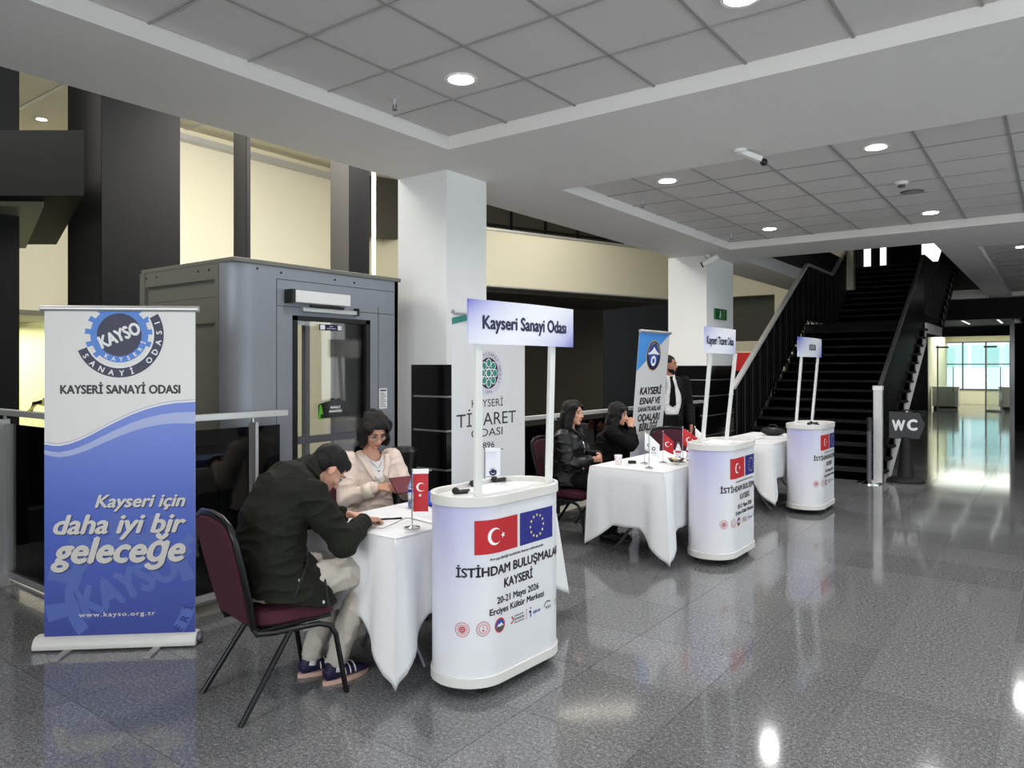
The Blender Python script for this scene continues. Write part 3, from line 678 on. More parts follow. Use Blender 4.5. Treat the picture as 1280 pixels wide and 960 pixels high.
# railings
def stair_rail(x, label, hm, left):
    t = thing('stair_railing', label, 'railing', (x, SY, 0)); H0, H1 = 1.28, 1.2; sl = RI / TR
    pl = [(-0.05, H0), (YL0 - SY, ZL + H1), (YL1 - SY - 0.15, ZL + H1), (YL1 - SY + 11 * TR, 27 * RI + H1)]
    for (a, za), (b, zb) in zip(pl, pl[1:]):
        m1 = MB(); m1.bar((0, a, za), (0, b, zb), 0.07 if left else 0.05, 0.05 if left else 0.03); m1.build('handrail', hm, t)
    m1 = MB(); m1.bar((0, 0.1, 0.22), (0, YL0 - SY, ZL + 0.1), 0.03, 0.03); m1.bar((0, YL0 - SY, ZL + 0.1), (0, YL1 - SY, ZL + 0.1), 0.03, 0.03); m1.bar((0, YL1 - SY, ZL + 0.1), (0, YL1 - SY + 11 * TR, 27 * RI + 0.1), 0.03, 0.03); m1.build('bottom_rail', 'rail_black', t)
    y = 0.12; k = 0; yend = YL1 - SY + 11 * TR
    while y < yend - 0.05:
        if y < YL0 - SY: zb = y * sl + 0.15; zt = H0 + (ZL + H1 - H0) * y / (YL0 - SY)
        elif y < YL1 - SY: zb = ZL + 0.05; zt = ZL + H1
        else: zb = ZL + (y - YL1 + SY) * sl + 0.15; zt = ZL + H1 + (y - YL1 + SY) * (27 * RI - ZL) / (11 * TR)
        m1 = MB(); wd = 0.055 if k % 3 == 0 else 0.03
        m1.box(-0.008, 0.008, y - wd / 2, y + wd / 2, zb, zt); m1.build('baluster', 'rail_grey' if k % 3 == 0 else 'rail_black', t)
        if left and k % 3 == 0 and y < 7:
            m1 = MB(); m1.tube([(0.03, y - 0.09, zb - 0.14), (0.03, y, zb + 0.05), (0.03, y + 0.02, zb - 0.05)], 0.012, 6); m1.build('bracket', 'rail_grey', t)
        y += 0.125; k += 1
    if left:
        for (a, za, b, zb) in ((0.06, 0.2, YL0 - SY, ZL + 0.12), (YL0 - SY, ZL + 0.1, YL1 - SY, ZL + 0.1), (YL1 - SY, ZL + 0.12, yend, 27 * RI + 0.1)):
            pan = MB(); ta = H0 - 0.06 if a < 0.1 else ZL + H1 - 0.04; tb = 27 * RI + H1 - 0.05 if b == yend else ZL + H1 - 0.04
            q_ = [(a, za), (b, zb), (b, tb), (a, ta)]; pan.prism(q_, -0.018, -0.012, lambda p, q, t: (t, p, q)); pan.build('infill_panel', 'stair_glass', t)
    if not left:
        pan = MB(); pan.add([(0.012, 0.06, 0.16), (0.012, YL0 - SY, ZL + 0.12), (0.012, YL0 - SY, ZL + H1 - 0.04), (0.012, 0.06, H0 - 0.04), (0.018, 0.06, 0.16), (0.018, YL0 - SY, ZL + 0.12), (0.018, YL0 - SY, ZL + H1 - 0.04), (0.018, 0.06, H0 - 0.04)], [(0, 1, 2, 3), (7, 6, 5, 4), (0, 4, 5, 1), (1, 5, 6, 2), (2, 6, 7, 3), (3, 7, 4, 0)])
        pan.build('infill_panel', 'smoke_panel', t)
    if left: return
    m1 = MB(); m1.box(-0.055, 0.055, -0.12, -0.03, 0, H0); m1.build('newel_post', 'steel_light', t, bevel=0.004)
    m1 = MB(); m1.box(-0.06, 0.06, -0.13, -0.02, H0, H0 + 0.06); m1.build('post_cap', 'white_plastic', t)
stair_rail(XL + 0.04, 'left stair railing with broad pale handrail and flat dark balusters', 'soffit_paint', True)
stair_rail(XR - 0.06, 'right stair railing with thin handrail, black infill and silver newel post', 'steel', False)

# ------------------------------------------------------------------ atrium guard rails
def guard(x0, y0, x1, y1, h, label, posts, rail_m='steel_light', glassy='tinted_glass', post_m='aluminium'):
    L = math.hypot(x1 - x0, y1 - y0); t = thing('guard_railing', label, 'railing', (x0, y0, 0), rz=math.atan2(y1 - y0, x1 - x0))
    m1 = MB(); m1.box(-0.02, L, -0.03, 0.03, h - 0.03, h + 0.012); m1.build('handrail', rail_m, t, bevel=0.004)
    ps = posts
    for p in ps:
        m1 = MB(); m1.box(p - 0.012, p + 0.012, -0.05, 0.03, 0, h - 0.06); m1.build('post', post_m, t, bevel=0.003)
        m1 = MB(); m1.cyl((p, 0, h - 0.06), (p, 0, h - 0.03), 0.012, n=8); m1.build('rail_bracket', 'steel', t)
        m1 = MB(); m1.box(p - 0.05, p + 0.05, -0.06, 0.06, 0, 0.012); m1.build('base_plate', 'steel', t)
    e = [0.02] + ps + [L - 0.02]
    for a, b in zip(e, e[1:]):
        if b - a < 0.15: continue
        m1 = MB(); m1.box(a + 0.03, b - 0.03, 0.0, 0.012, 0.12, h - 0.09); g_ = m1.build('glass_panel', glassy, t)
    m1 = MB(); m1.box(0, L, -0.012, 0.02, 0.08, 0.12); m1.build('bottom_rail', post_m, t)
guard(-6.6, 2.14, -4.47, 2.14, 1.28, 'metal guard railing with glass left of the blue banner', [0.42, 2.05], glassy='lift_glass')
guard(-4.47, 2.14, -4.47, 3.31, 1.28, 'short guard railing with dark glass between the blue banner and the lift', [0.9])
guard(-4.40, 5.45, -4.40, 10.85, 1.08, 'long dark glass guard railing behind the seated women', [1.3, 2.6, 3.9, 5.0], post_m='rail_grey')

# ------------------------------------------------------------------ lift enclosure
lx, ly0, ly1, lh, lxb = -4.58, 2.95, 4.54, 2.35, -5.82
lift = thing('lift_enclosure', 'grey metal platform lift enclosure beside the first column', 'lift', (lx, ly0, 0))
W_, D_ = ly1 - ly0, lx - lxb
def L(mb_, name, m, parent=lift, **k): return mb_.build(name, m, parent, **k)
m1 = MB()   # front frame with door opening (local: x=0 front face, y along, z up)
yA, yB, zT = 0.50, 1.27, 1.985
m1.box(-0.06, 0, 0.16, yA, 0, lh - 0.02); m1.box(-0.06, 0, yB, W_, 0, lh - 0.02); m1.box(-0.06, 0, yA, yB, zT, lh - 0.02)
L(m1, 'front_panel', 'lift_metal')
m1 = MB()
for y in (0.36, 1.36): m1.box(-0.001, 0.002, y, y + 0.004, 0, 2.10 if y > 1 else 2.24)
for z in (2.045, 2.24): m1.box(-0.001, 0.002, 0.36, W_, z, z + 0.004)
L(m1, 'panel_joint', 'black_plastic')
m1 = MB(); pts = [(-0.16 + 0.16 * math.sin(a), 0.16 - 0.16 * math.cos(a)) for a in [PI / 2 * i / 10 for i in range(11)]]
m1.prism([(-0.16, 0.0)] + pts[1:] + [(-0.06, 0.16), (-0.16, 0.06)], 0, lh - 0.02); L(m1, 'corner_post', 'lift_metal', smooth=True)
m1 = MB(); m1.box(-D_, 0.02, 0.0, W_ + 0.02, lh - 0.02, lh + 0.012); L(m1, 'roof_plate', 'lift_side', bevel=0.006)
m1 = MB(); m1.box(-D_, -0.16, 0.0, 0.03, 2.22, lh - 0.02); m1.box(-D_, -0.16, 0, 0.03, 1.91, 2.03); L(m1, 'side_frame', 'lift_side'); m1 = MB(); m1.box(-D_ - 0.004, -D_ + 0.07, -0.006, 0.03, 0, lh - 0.02); L(m1, 'side_frame', 'lift_side'); m1 = MB(); m1.box(-0.20, -0.156, -0.006, 0.03, 0, lh - 0.02); L(m1, 'side_frame', 'lift_side')
m1 = MB(); m1.box(-D_ + 0.07, -0.2, 0.022, 0.03, 2.03, 2.22); m1.box(-D_ + 0.07, -0.2, 0.022, 0.03, 0, 1.91); L(m1, 'side_panel', 'lift_side')
m1 = MB(); m1.box(-D_ + 0.07, -0.2, 0.018, 0.022, 2.10, 2.104); L(m1, 'panel_joint', 'panel_seam')
m1 = MB(); m1.box(-D_, -D_ + 0.06, 0.06, 0.5, 0, lh - 0.02); m1.box(-D_, -D_ + 0.06, W_ - 0.05, W_, 0, lh - 0.02); m1.box(-D_, -D_ + 0.06, 0.5, W_, 2.0, lh - 0.02); m1.box(-0.78, 0, W_ - 0.04, W_, 0, lh - 0.02); m1.box(-D_, 0, W_ - 0.04, W_, 2.05, lh - 0.02); L(m1, 'rear_frame', 'lift_metal')
for (yy, zz) in ((0.55, 2.30), (0.75, 2.29), (1.25, 2.285), (1.45, 2.28)):
    m1 = MB(); m1.cyl((-0.001, yy - 0.35, zz), (0.003, yy - 0.35, zz), 0.009, n=10); L(m1, 'screw', 'black_plastic')
for xx in (-1.15, -1.0, -0.42, -0.28):
    m1 = MB(); m1.cyl((xx, 0.001, 2.29), (xx, -0.003, 2.29), 0.009, n=10); L(m1, 'screw', 'black_plastic')
door = MB(); door.box(-0.045, 0.004, yA, yA + 0.045, 0.0, zT); door.box(-0.045, 0.004, yB - 0.045, yB, 0.0, zT); door.box(-0.045, 0.004, yA, yB, zT - 0.035, zT); door.box(-0.045, 0.004, yA, yB, 0, 0.12)
door = L(door, 'door', 'black_plastic')
m1 = MB(); m1.box(-0.04, 0.0, yA + 0.045, yB - 0.045, 1.02, 1.075); m1.build('door_rail', 'frame_dark', door)
for z0, z1 in ((0.12, 1.02), (1.075, zT - 0.035)):
    m1 = MB(); m1.box(-0.03, -0.024, yA + 0.045, yB - 0.045, z0, z1); m1.build('door_glass', 'lift_glass', door)
m1 = MB(); m1.box(0.0, 0.09, 0.46, 0.985, 2.075, 2.165); L(m1, 'door_operator', 'white_plastic', bevel=0.006)
m1 = MB(); m1.box(0.0, 0.092, 0.43, 0.46, 2.07, 2.17); L(m1, 'operator_cap', 'black_plastic')
m1 = MB(); m1.box(0.0, 0.04, 0.57, 1.10, 2.015, 2.048); L(m1, 'door_closer_rail', 'aluminium', bevel=0.004); m1 = MB(); m1.box(0.0, 0.02, 0.66, 0.98, 2.053, 2.07); m1.box(0, 0.045, 1.095, 1.115, 2.01, 2.07); L(m1, 'closer_arm', 'black_plastic')
f_l = lambda a, b, e=0.006: (e, a, b)
m1 = MB(); m1.box(-0.004, 0.003, 0.75, 0.97, 1.885, 1.93); st = m1.build('sticker', 'ink_navy', door)
m1 = MB(); rect2(m1, lambda a, b: (0.0045, a, b), 0.755, 0.80, 1.89, 1.925); rect2(m1, lambda a, b: (0.0045, a, b), 0.925, 0.965, 1.89, 1.925); m1.build('sticker_icons', 'paper', st, fix=False)
m1 = MB()
for z in (1.915, 1.90): put_text(m1, 'ENGELLİ ASANSÖRÜ' if z < 1.91 else 'DİKKAT', lambda a, b: (0.0045, a, b), 0.862, z, cap=0.007)
m1.cyl((0.0045, 0.775, 1.915), (0.0047, 0.775, 1.915), 0.005, n=8); m1.build('lettering', 'paper', st, fix=False)
sg = MB(); poly = [(0.735, 1.20), (0.99, 1.21), (1.005, 1.24), (1.005, 1.32), (0.935, 1.355), (0.745, 1.315), (0.735, 1.30)]
sg.prism(poly, 0.004, 0.012, lambda p, q, t: (t, p, q)); sg = sg.build('door_sign', 'black_gloss', door)
m1 = MB(); m1.prism([(0.728, 1.195), (0.785, 1.20), (0.757, 1.308), (0.74, 1.305)], 0.012, 0.014, lambda p, q, t: (t, p, q)); m1.build('sign_corner', 'lime', sg)
m1 = MB(); m1.prism([(0.75, 1.205), (0.78, 1.205), (0.78, 1.235), (0.75, 1.235)], 0.014, 0.0145, lambda p, q, t: (t, p, q)); m1.build('sign_square', 'black_plastic', sg)
m1 = MB(); put_text(m1, 'ENGELLİ', lambda a, b: (0.0135, a, b), 0.895, 1.285, cap=0.018, bold=0.03); put_text(m1, 'ASANSÖRÜ', lambda a, b: (0.0135, a, b), 0.895, 1.255, cap=0.018, bold=0.03); m1.build('lettering', 'paper', sg, fix=False)
m1 = MB(); m1.box(0.001, 0.003, 1.37, 1.46, 1.25, 1.42); lab = L(m1, 'notice', 'paper')
m1 = MB()
for k in range(9): m1.box(0.003, 0.0035, 1.38, 1.45 - 0.01 * (k % 3), 1.265 + 0.014 * k, 1.270 + 0.014 * k)
m1.box(0.003, 0.0035, 1.38, 1.45, 1.395, 1.41); m1.build('notice_lines', 'frame_dark', lab)

# ------------------------------------------------------------------ queue post, toilet sign, bin, exit signs
t = thing('rope_post', 'chrome rope barrier post standing at the foot of the stairs', 'barrier post', (-2.10, 11.1, 0))
m1 = MB(); m1.lathe([(0.16, 0), (0.16, 0.012), (0.13, 0.03), (0.05, 0.045), (0.03, 0.06)], 28); m1.build('base', 'chrome', t, smooth=True)
m1 = MB(); m1.cyl((0, 0, 0.05), (0, 0, 0.72), 0.03, n=18); m1.build('pole', 'frame_dark', t, smooth=True)
m1 = MB(); m1.lathe([(0.034, 0.72), (0.036, 0.88), (0.03, 0.905), (0.0, 0.91)], 18); m1.build('head', 'black_plastic', t, smooth=True)
t = thing('toilet_sign', 'black cone stand with an arrow board reading WC beside the stairs', 'sign', (-1.72, 11.55, 0), rz=0)
m1 = MB(); m1.lathe([(0.24, 0), (0.24, 0.03), (0.20, 0.055), (0.12, 0.07)], 28); m1.build('base', 'black_rubber', t, smooth=True)
m1 = MB(); m1.lathe([(0.11, 0.06), (0.075, 0.35), (0.055, 0.62)], 24); m1.build('cone', 'black_rubber', t, smooth=True)
bd = MB(); bd.prism([(-0.21, 0.60), (0.17, 0.60), (0.24, 0.80), (0.17, 0.96), (-0.21, 0.98)], -0.012, 0.012, lambda p, q, r: (p, r, q)); 
bd = bd.build('arrow_board', 'black_plastic', t, bevel=0.004); bd.rotation_euler = (0, 0, 0.25)
m1 = MB(); put_text(m1, 'W', lambda a, b: (a, -0.014, b), -0.09, 0.79, width=0.15, cap=0.15, bold=0.05); put_text(m1, 'C', lambda a, b: (a, -0.014, b), 0.08, 0.80, width=0.11, cap=0.15, bold=0.05); m1.build('lettering', 'paper', bd, fix=False)
m1 = MB(); m1.tube([(-0.05, 0, 0.97), (-0.03, 0, 1.0), (0.04, 0, 1.0), (0.06, 0, 0.97)], 0.01, 6); m1.build('grip', 'black_plastic', t)
t = thing('waste_bin', 'black cylindrical waste bin standing between the lift and the first column', 'bin', (-4.41, 4.42, 0))
m1 = MB(); m1.lathe([(0.11, 0), (0.115, 0.05), (0.12, 0.82), (0.12, 0.86)], 24); m1.build('body', 'black_metal', t, smooth=True)
m1 = MB(); m1.lathe([(0.127, 0.86), (0.127, 0.90), (0.10, 0.93), (0.05, 0.935)], 24); m1.build('lid', 'black_plastic', t, smooth=True)
t = thing('exit_sign', 'green exit sign on the right face of the second column', 'sign', (-4.348, 11.44, 2.43))
m1 = MB(); m1.box(0.0, 0.03, -0.24, 0.24, -0.08, 0.09); m1.build('body', 'exit_green', t, bevel=0.004)
m1 = MB(); fx = lambda a, b: (0.0315, a, b); m1.sphere((0.031, -0.05, 0.045), (0.001, 0.016, 0.016), 10, 6)
poly2(m1, fx, [(-0.07, 0.03), (-0.03, 0.03), (-0.02, -0.02), (-0.06, -0.01)]); poly2(m1, fx, [(-0.06, -0.01), (-0.03, -0.02), (-0.01, -0.06), (-0.03, -0.06)]); poly2(m1, fx, [(-0.07, -0.01), (-0.05, -0.01), (-0.09, -0.055), (-0.11, -0.05)]); rect2(m1, fx, 0.06, 0.065, -0.06, 0.06); rect2(m1, fx, 0.06, 0.14, 0.055, 0.06); rect2(m1, fx, 0.135, 0.14, -0.06, 0.06)
m1.build('running_figure', 'paper', t, fix=False)
t = thing('direction_sign', 'black direction sign with arrow below the green exit sign', 'sign', (-4.348, 11.34, 1.90))
m1 = MB(); m1.prism([(-0.22, -0.08), (0.2, -0.05), (0.22, -0.02), (0.22, 0.075), (-0.22, 0.08)], 0, 0.015, lambda p, q, r: (r, p, q)); m1.build('board', 'black_gloss', t)
m1 = MB(); fx = lambda a, b: (0.0165, a, b); poly2(m1, fx, [(-0.17, -0.04), (-0.155, -0.05), (-0.09, 0.03), (-0.10, 0.04)]); poly2(m1, fx, [(-0.08, 0.055), (-0.13, 0.05), (-0.085, 0.0)]); m1.build('arrow', 'paper', t, fix=False)

# ------------------------------------------------------------------ promotion counters
HLF, RAD = 0.2, 0.2
def stad(s, off=0.0, L=HLF, r=RAD):
    """point on the stadium outline, arc length s from the middle of the front (+x) side; +s towards +y"""
    arc = PI * r; sg_ = 1 if s >= 0 else -1; a = abs(s)
    if a <= L: x, y, nx, ny = r, a, 1, 0
    elif a <= L + arc: t = (a - L) / r; nx, ny = math.cos(t), math.sin(t); x, y = r * nx, L + r * ny
    else: x, y, nx, ny = -r, L - (a - L - arc), -1, 0
    return (x + nx * off, (y + ny * off) * sg_)
def ring(n, off=0.0):
    P_ = 4 * HLF + 2 * PI * RAD
    return [stad(-P_ / 2 + P_ * i / n, off) for i in range(n)]
def hollow(mb, n, o_out, o_in, z0, z1):
    a, b = ring(n, o_out), ring(n, o_in); vs = [(x, y, z0) for x, y in a] + [(x, y, z1) for x, y in a] + [(x, y, z0) for x, y in b] + [(x, y, z1) for x, y in b]
    fs = []
    for i in range(n):
        j = (i + 1) % n; fs += [(i, j, n + j, n + i), (2*n + j, 2*n + i, 3*n + i, 3*n + j), (n + i, n + j, 3*n + j, 3*n + i), (j, i, 2*n + i, 2*n + j)]
    mb.add(vs, fs)
def counter(x, y, rz, label, sign_text, sign_w, lean, poff, text_w, px, pc, ph, sc):
    t = thing('promotion_counter', label, 'counter', (x, y, 0), rz, group='white oval promotion counters with sign boards')
    n = 96
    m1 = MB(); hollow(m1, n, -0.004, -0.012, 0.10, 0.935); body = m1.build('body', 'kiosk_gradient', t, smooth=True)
    m1 = MB(); hollow(m1, n, 0.004, -0.014, 0.055, 0.105); m1.build('bottom_band', 'rim_plastic', t, smooth=True, bevel=0.003)
    m1 = MB(); m1.prism(ring(n, -0.015), 0.05, 0.07); m1.build('base_board', 'black_plastic', t)
    m1 = MB(); hollow(m1, n, 0.006, -0.016, 0.925, 0.975); m1.build('rim', 'rim_plastic', t, smooth=True, bevel=0.003)
    m1 = MB(); m1.prism(ring(n, -0.015), 0.935, 0.947); m1.build('tray', 'white_plastic', t)
    m1 = MB(); m1.box(-0.1, 0.0, 0.10, 0.13, 0.947, 0.965); m1.build('tray_divider', 'white_plastic', t)
    for sx, sy in ((1, 1), (1, -1), (-1, 1), (-1, -1)):
        m1 = MB(); cx_, cy_ = sx * 0.12, sy * 0.25; m1.cyl((cx_, cy_ - 0.012, 0.025), (cx_, cy_ + 0.012, 0.025), 0.025, n=14); c_ = m1.build('caster', 'black_rubber', t, smooth=True)
        m1 = MB(); m1.box(cx_ - 0.02, cx_ + 0.02, cy_ - 0.02, cy_ + 0.02, 0.042, 0.052); m1.cyl((cx_, cy_ - 0.018, 0.028), (cx_, cy_ + 0.018, 0.028), 0.008, n=8); m1.build('caster_fork', 'black_metal', c_)
    # sign board on two posts
    lx_ = lean; lyy = sc
    for py, top in ((pc - ph, pc - ph), (pc + ph, pc + ph + 0.03)):
        m1 = MB(); m1.bar((px, py, 0.947), (px + lx_, top, 1.72), 0.045, 0.022, up=(1, 0, 0)); m1.build('sign_post', 'white_plastic', t, bevel=0.003)
    hw = sign_w / 2; zc = 1.82; hh = 0.108
    cu = lambda a: px + lx_ + 0.016 + (0.030 if sign_w > 0.8 else 0.012) * (1 - (a / hw) ** 2)
    m1 = MB(); N = 16
    pts = [(-hw + 2 * hw * i / N) for i in range(N + 1)]
    vs = []; fs = []
    for a in pts: vs += [(cu(a), a, -hh), (cu(a), a, hh), (cu(a) - 0.01, a, hh), (cu(a) - 0.01, a, -hh)]
    for i in range(N):
        for k in range(4): fs.append((4 * i + k, 4 * i + (k + 1) % 4, 4 * i + 4 + (k + 1) % 4, 4 * i + 4 + k))
    fs += [(3, 2, 1, 0), (4 * N, 4 * N + 1, 4 * N + 2, 4 * N + 3)]
    m1.add(vs, fs); sb = m1.build('sign_board', 'sign_gradient', t, smooth=True); sb.location = (0, lyy, zc)
    m1 = MB(); put_text(m1, sign_text, lambda a, b: (cu(a) + 0.002, a, b), 0.0 if px > 0 else -0.02, 0.002, width=text_w, cap=0.068, bold=0.03); m1.build('lettering', 'ink_navy', sb, fix=False)
    # printed front
    P3 = lambda e: (lambda a, b: (*stad(a + poff, -0.004 + e), b))
    f = P3(0.0012)
    m1 = MB(); rect2(m1, f, -0.29, -0.01, 0.695, 0.86, 14); fr_ = m1.build('flag_print', 'flag_red', body, fix=False)
    m1 = MB(); moon2(m1, P3(0.002), -0.18, 0.777, 0.042); m1.build('crescent_and_star', 'paper', fr_, fix=False)
    m1 = MB(); rect2(m1, f, 0.01, 0.29, 0.695, 0.86, 14); fe = m1.build('flag_print', 'flag_blue', body, fix=False)
    m1 = MB()
    for k in range(12): star2(m1, P3(0.002), 0.15 + 0.055 * math.sin(k * PI / 6), 0.777 + 0.055 * math.cos(k * PI / 6), 0.0095)
    m1.build('stars', 'star_yellow', fe, fix=False)
    m1 = MB(); B_ = P3(0.0014)
    put_text(m1, 'Avrupa Birliği tarafından finanse edilmektedir.', B_, 0.0, 0.668, width=0.42, cap=0.013)
    put_text(m1, 'İSTİHDAM BULUŞMALARI', B_, 0.0, 0.612, width=0.76, cap=0.046, bold=0.032)
    put_text(m1, 'KAYSERİ', B_, 0.0, 0.538, width=0.225, cap=0.046, bold=0.032)
    put_text(m1, '20-21 Mayıs 2026', B_, 0.0, 0.462, width=0.33, cap=0.034, bold=0.026)
    put_text(m1, 'Erciyes Kültür Merkezi', B_, 0.0, 0.412, width=0.42, cap=0.032, bold=0.026)
    m1.build('lettering', 'ink_black', body, fix=False)
    # row of institution emblems
    ez = 0.338
    m1 = MB()
    for cx_ in (-0.35, -0.245):
        m1 = MB(); disc2(m1, B_, cx_, ez, 0.036, 32, 0.0335); disc2(m1, B_, cx_, ez, 0.022, 28, 0.0195)
        for k in range(16):
            a = k * PI / 8; star2(m1, B_, cx_ + 0.028 * math.cos(a), ez + 0.028 * math.sin(a), 0.0035)
        if cx_ < -0.3: disc2(m1, B_, -0.35, ez, 0.015, 24, 0.008); disc2(m1, B_, -0.35, ez, 0.005, 14)
        else: rect2(m1, B_, -0.251, -0.239, ez - 0.011, ez - 0.006); rect2(m1, B_, -0.246, -0.244, ez - 0.006, ez + 0.008); disc2(m1, B_, -0.245, ez + 0.01, 0.003, 12)
        m1.build('round_emblem', 'flag_red', body, fix=False)
    m1 = MB(); disc2(m1, B_, -0.145, ez, 0.036, 32, 0.029); m1.build('red_ring', 'flag_red', body, fix=False)
    m1 = MB(); disc2(m1, B_, -0.058, ez, 0.018, 20, 0.011, -1.9, 1.6); m1.build('red_crescent', 'flag_red', body, fix=False)
    m1 = MB(); rect2(m1, B_, 0.062, 0.065, ez - 0.025, ez + 0.028); m1.build('red_divider', 'flag_red', body, fix=False)
    m1 = MB(); disc2(m1, B_, -0.145, ez, 0.0285, 32); put_text(m1, 'IŞKUR', B_, 0.15, ez - 0.005, width=0.06, cap=0.014, bold=0.03); disc2(m1, B_, 0.098, ez + 0.022, 0.005, 12); rect2(m1, B_, 0.094, 0.103, ez - 0.024, ez + 0.01); rect2(m1, B_, 0.084, 0.103, ez, ez + 0.01); m1.build('blue_emblems', 'emblem_blue', body, fix=False)
    C_ = P3(0.0022)
    m1 = MB(); poly2(m1, C_, [(-0.172, ez - 0.008), (-0.155, ez + 0.01), (-0.148, ez + 0.004), (-0.138, ez + 0.014), (-0.12, ez - 0.006)]); m1.build('mountain', 'paper', body, fix=False)
    m1 = MB(); disc2(m1, C_, -0.145, ez, 0.0275, 20, 0.010, PI + 0.25, 2 * PI - 0.25); m1.build('green_field', 'mount_green', body, fix=False)
    m1 = MB(); put_text(m1, 'TÜRKİYE', B_, 0.0, ez + 0.014, width=0.075, cap=0.008); put_text(m1, 'İŞ KURUMU', B_, 0.005, ez - 0.002, width=0.08, cap=0.010); put_text(m1, 'GENEL MÜDÜRLÜĞÜ', B_, 0.005, ez - 0.018, width=0.08, cap=0.006)
    disc2(m1, B_, 0.245, ez - 0.01, 0.036, 20, 0.030, 0.9, 2.9); put_text(m1, 'KSO', B_, 0.25, ez - 0.008, width=0.045, cap=0.014); put_text(m1, '®KTO', B_, 0.345, ez + 0.004, width=0.05, cap=0.016, bold=0.0); rect2(m1, B_, 0.32, 0.37, ez - 0.018, ez - 0.015)
    m1.build('fine_print', 'ink_black', body, fix=False)
    return t
counter(-2.385, 3.09, -0.05, 'nearest white oval counter, its sign board reading Kayseri Sanayi Odası', 'Kayseri Sanayi Odası', 0.88, 0.0, -0.06, 0.70, 0.11, 0.02, 0.29, 0.085)
counter(-2.30, 6.10, 0.0, 'middle white oval counter, its sign board reading Kayseri Ticaret Odası', 'Kayseri Ticaret Odası', 0.70, 0.07, 0.0, 0.60, -0.08, 0.05, 0.275, -0.03)
counter(-2.25, 8.70, 0.0, 'farthest white oval counter, its sign board reading KESOB', 'KESOB', 0.98, 0.06, 0.0, 0.26, -0.10, 0.11, 0.33, 0.08)

# ------------------------------------------------------------------ roll-up banners
def rollup(name, label, ax, ay, bx, by, H_, pw0, pw1, cat='banner', print_m='print_white', feet=True, tilt=0.0, knob=True):
    L_ = math.hypot(bx - ax, by - ay); t = thing(name, label, cat, (ax, ay, 0), math.atan2(by - ay, bx - ax))
    m1 = MB(); prof = [(-0.055, 0.012), (-0.058, 0.03), (-0.045, 0.062), (-0.02, 0.078), (0.03, 0.078), (0.055, 0.05), (0.055, 0.012)]
    m1.prism([(p, q) for p, q in prof], 0.0, L_ - 0.01, lambda p, q, r: (r, p, q)); m1.build('base_case', 'rim_plastic', t, smooth=True)
    if knob:
        m1 = MB(); m1.cyl((L_ - 0.01, 0, 0.042), (L_ + 0.012, 0, 0.042), 0.03, n=20); m1.cyl((L_ + 0.012, 0, 0.042), (L_ + 0.016, 0, 0.042), 0.018, n=20); m1.build('end_cap', 'frame_dark', t, smooth=True)
    if feet:
        for fx_ in (0.19, L_ - 0.22):
            m1 = MB(); m1.box(fx_ - 0.02, fx_ + 0.02, -0.2, 0.16, 0, 0.012); m1.build('foot', 'ceiling_grid', t, bevel=0.002)
    yy = lambda z: -0.02 + tilt * z
    m1 = MB(); m1.tube([(0.03, yy(H_) + 0.0, H_ - 0.018), (pw1 + 0.02, yy(H_), H_ - 0.018)], 0.018, 10); m1.build('top_rail', 'aluminium', t, smooth=True)
    m1 = MB(); m1.tube([(L_ / 2, 0.04, 0.05), (L_ / 2, yy(H_) + 0.025, H_ - 0.03)], 0.009, 8); m1.build('support_pole', 'aluminium', t)
    m1 = MB(); vs = []; N = 24
    for k, e in enumerate((0.0, 0.002)):
        for j in range(N + 1):
            z = 0.07 + (H_ - 0.03 - 0.07) * j / N
            for x_ in (pw0, pw1): vs.append((x_, yy(z) + e, z))
    fs = [(2*j, 2*j+1, 2*j+3, 2*j+2) for j in range(N)]; o_ = 2 * (N + 1); fs += [(o_+2*j+1, o_+2*j, o_+2*j+2, o_+2*j+3) for j in range(N)]
    fs += [(2*j, 2*j+2, o_+2*j+2, o_+2*j) for j in range(N)] + [(2*j+1, o_+2*j+1, o_+2*j+3, 2*j+3) for j in range(N)] + [(0, o_, o_+1, 1), (2*N, 2*N+1, o_+2*N+1, o_+2*N)]
    m1.add(vs, fs); pnl = m1.build('banner_panel', print_m, t)
    fn = lambda e: (lambda a, b: (a, yy(b) - e, b))
    return t, pnl, fn
# --- banner 1
t, pn, fn = rollup('rollup_banner', 'blue and white roll-up banner with gear logo, left of the burgundy chair', -4.654, 1.77, -3.99, 2.365, 1.95, 0.05, 0.872)
wave = [(0.05, 1.166), (0.09, 1.158), (0.13, 1.156), (0.18, 1.165), (0.24, 1.187), (0.30, 1.216), (0.38, 1.26), (0.45, 1.296), (0.52, 1.33), (0.60, 1.36), (0.68, 1.382), (0.76, 1.395), (0.872, 1.402)]
m1 = MB(); w_ = wave; f1 = fn(0.0008)
m1.add([f1(x, z) for x, z in w_] + [f1(x, 0.078) for x, z in w_], [(len(w_) + i, len(w_) + i + 1, i + 1, i) for i in range(len(w_) - 1)]); fld = m1.build('blue_field', 'banner_gradient', pn, fix=False)
def strip(m_, off0, off1, e):
    g = fn(e); m_.add([g(x, z + off1) for x, z in w_] + [g(x, z + off0) for x, z in w_], [(len(w_) + i, len(w_) + i + 1, i + 1, i) for i in range(len(w_) - 1)])
m1 = MB(); strip(m1, 0.004, 0.014, 0.001); m1.build('wave_shadow', 'lav_grey', pn, fix=False)
m1 = MB(); strip(m1, -0.002, 0.006, 0.0012); m1.build('wave_line', 'paper', pn, fix=False)
g = fn(0.0014); m1 = MB()
ws = [(x, z - 0.035 - 0.03 * max(0, (x - 0.05))) for x, z in w_]
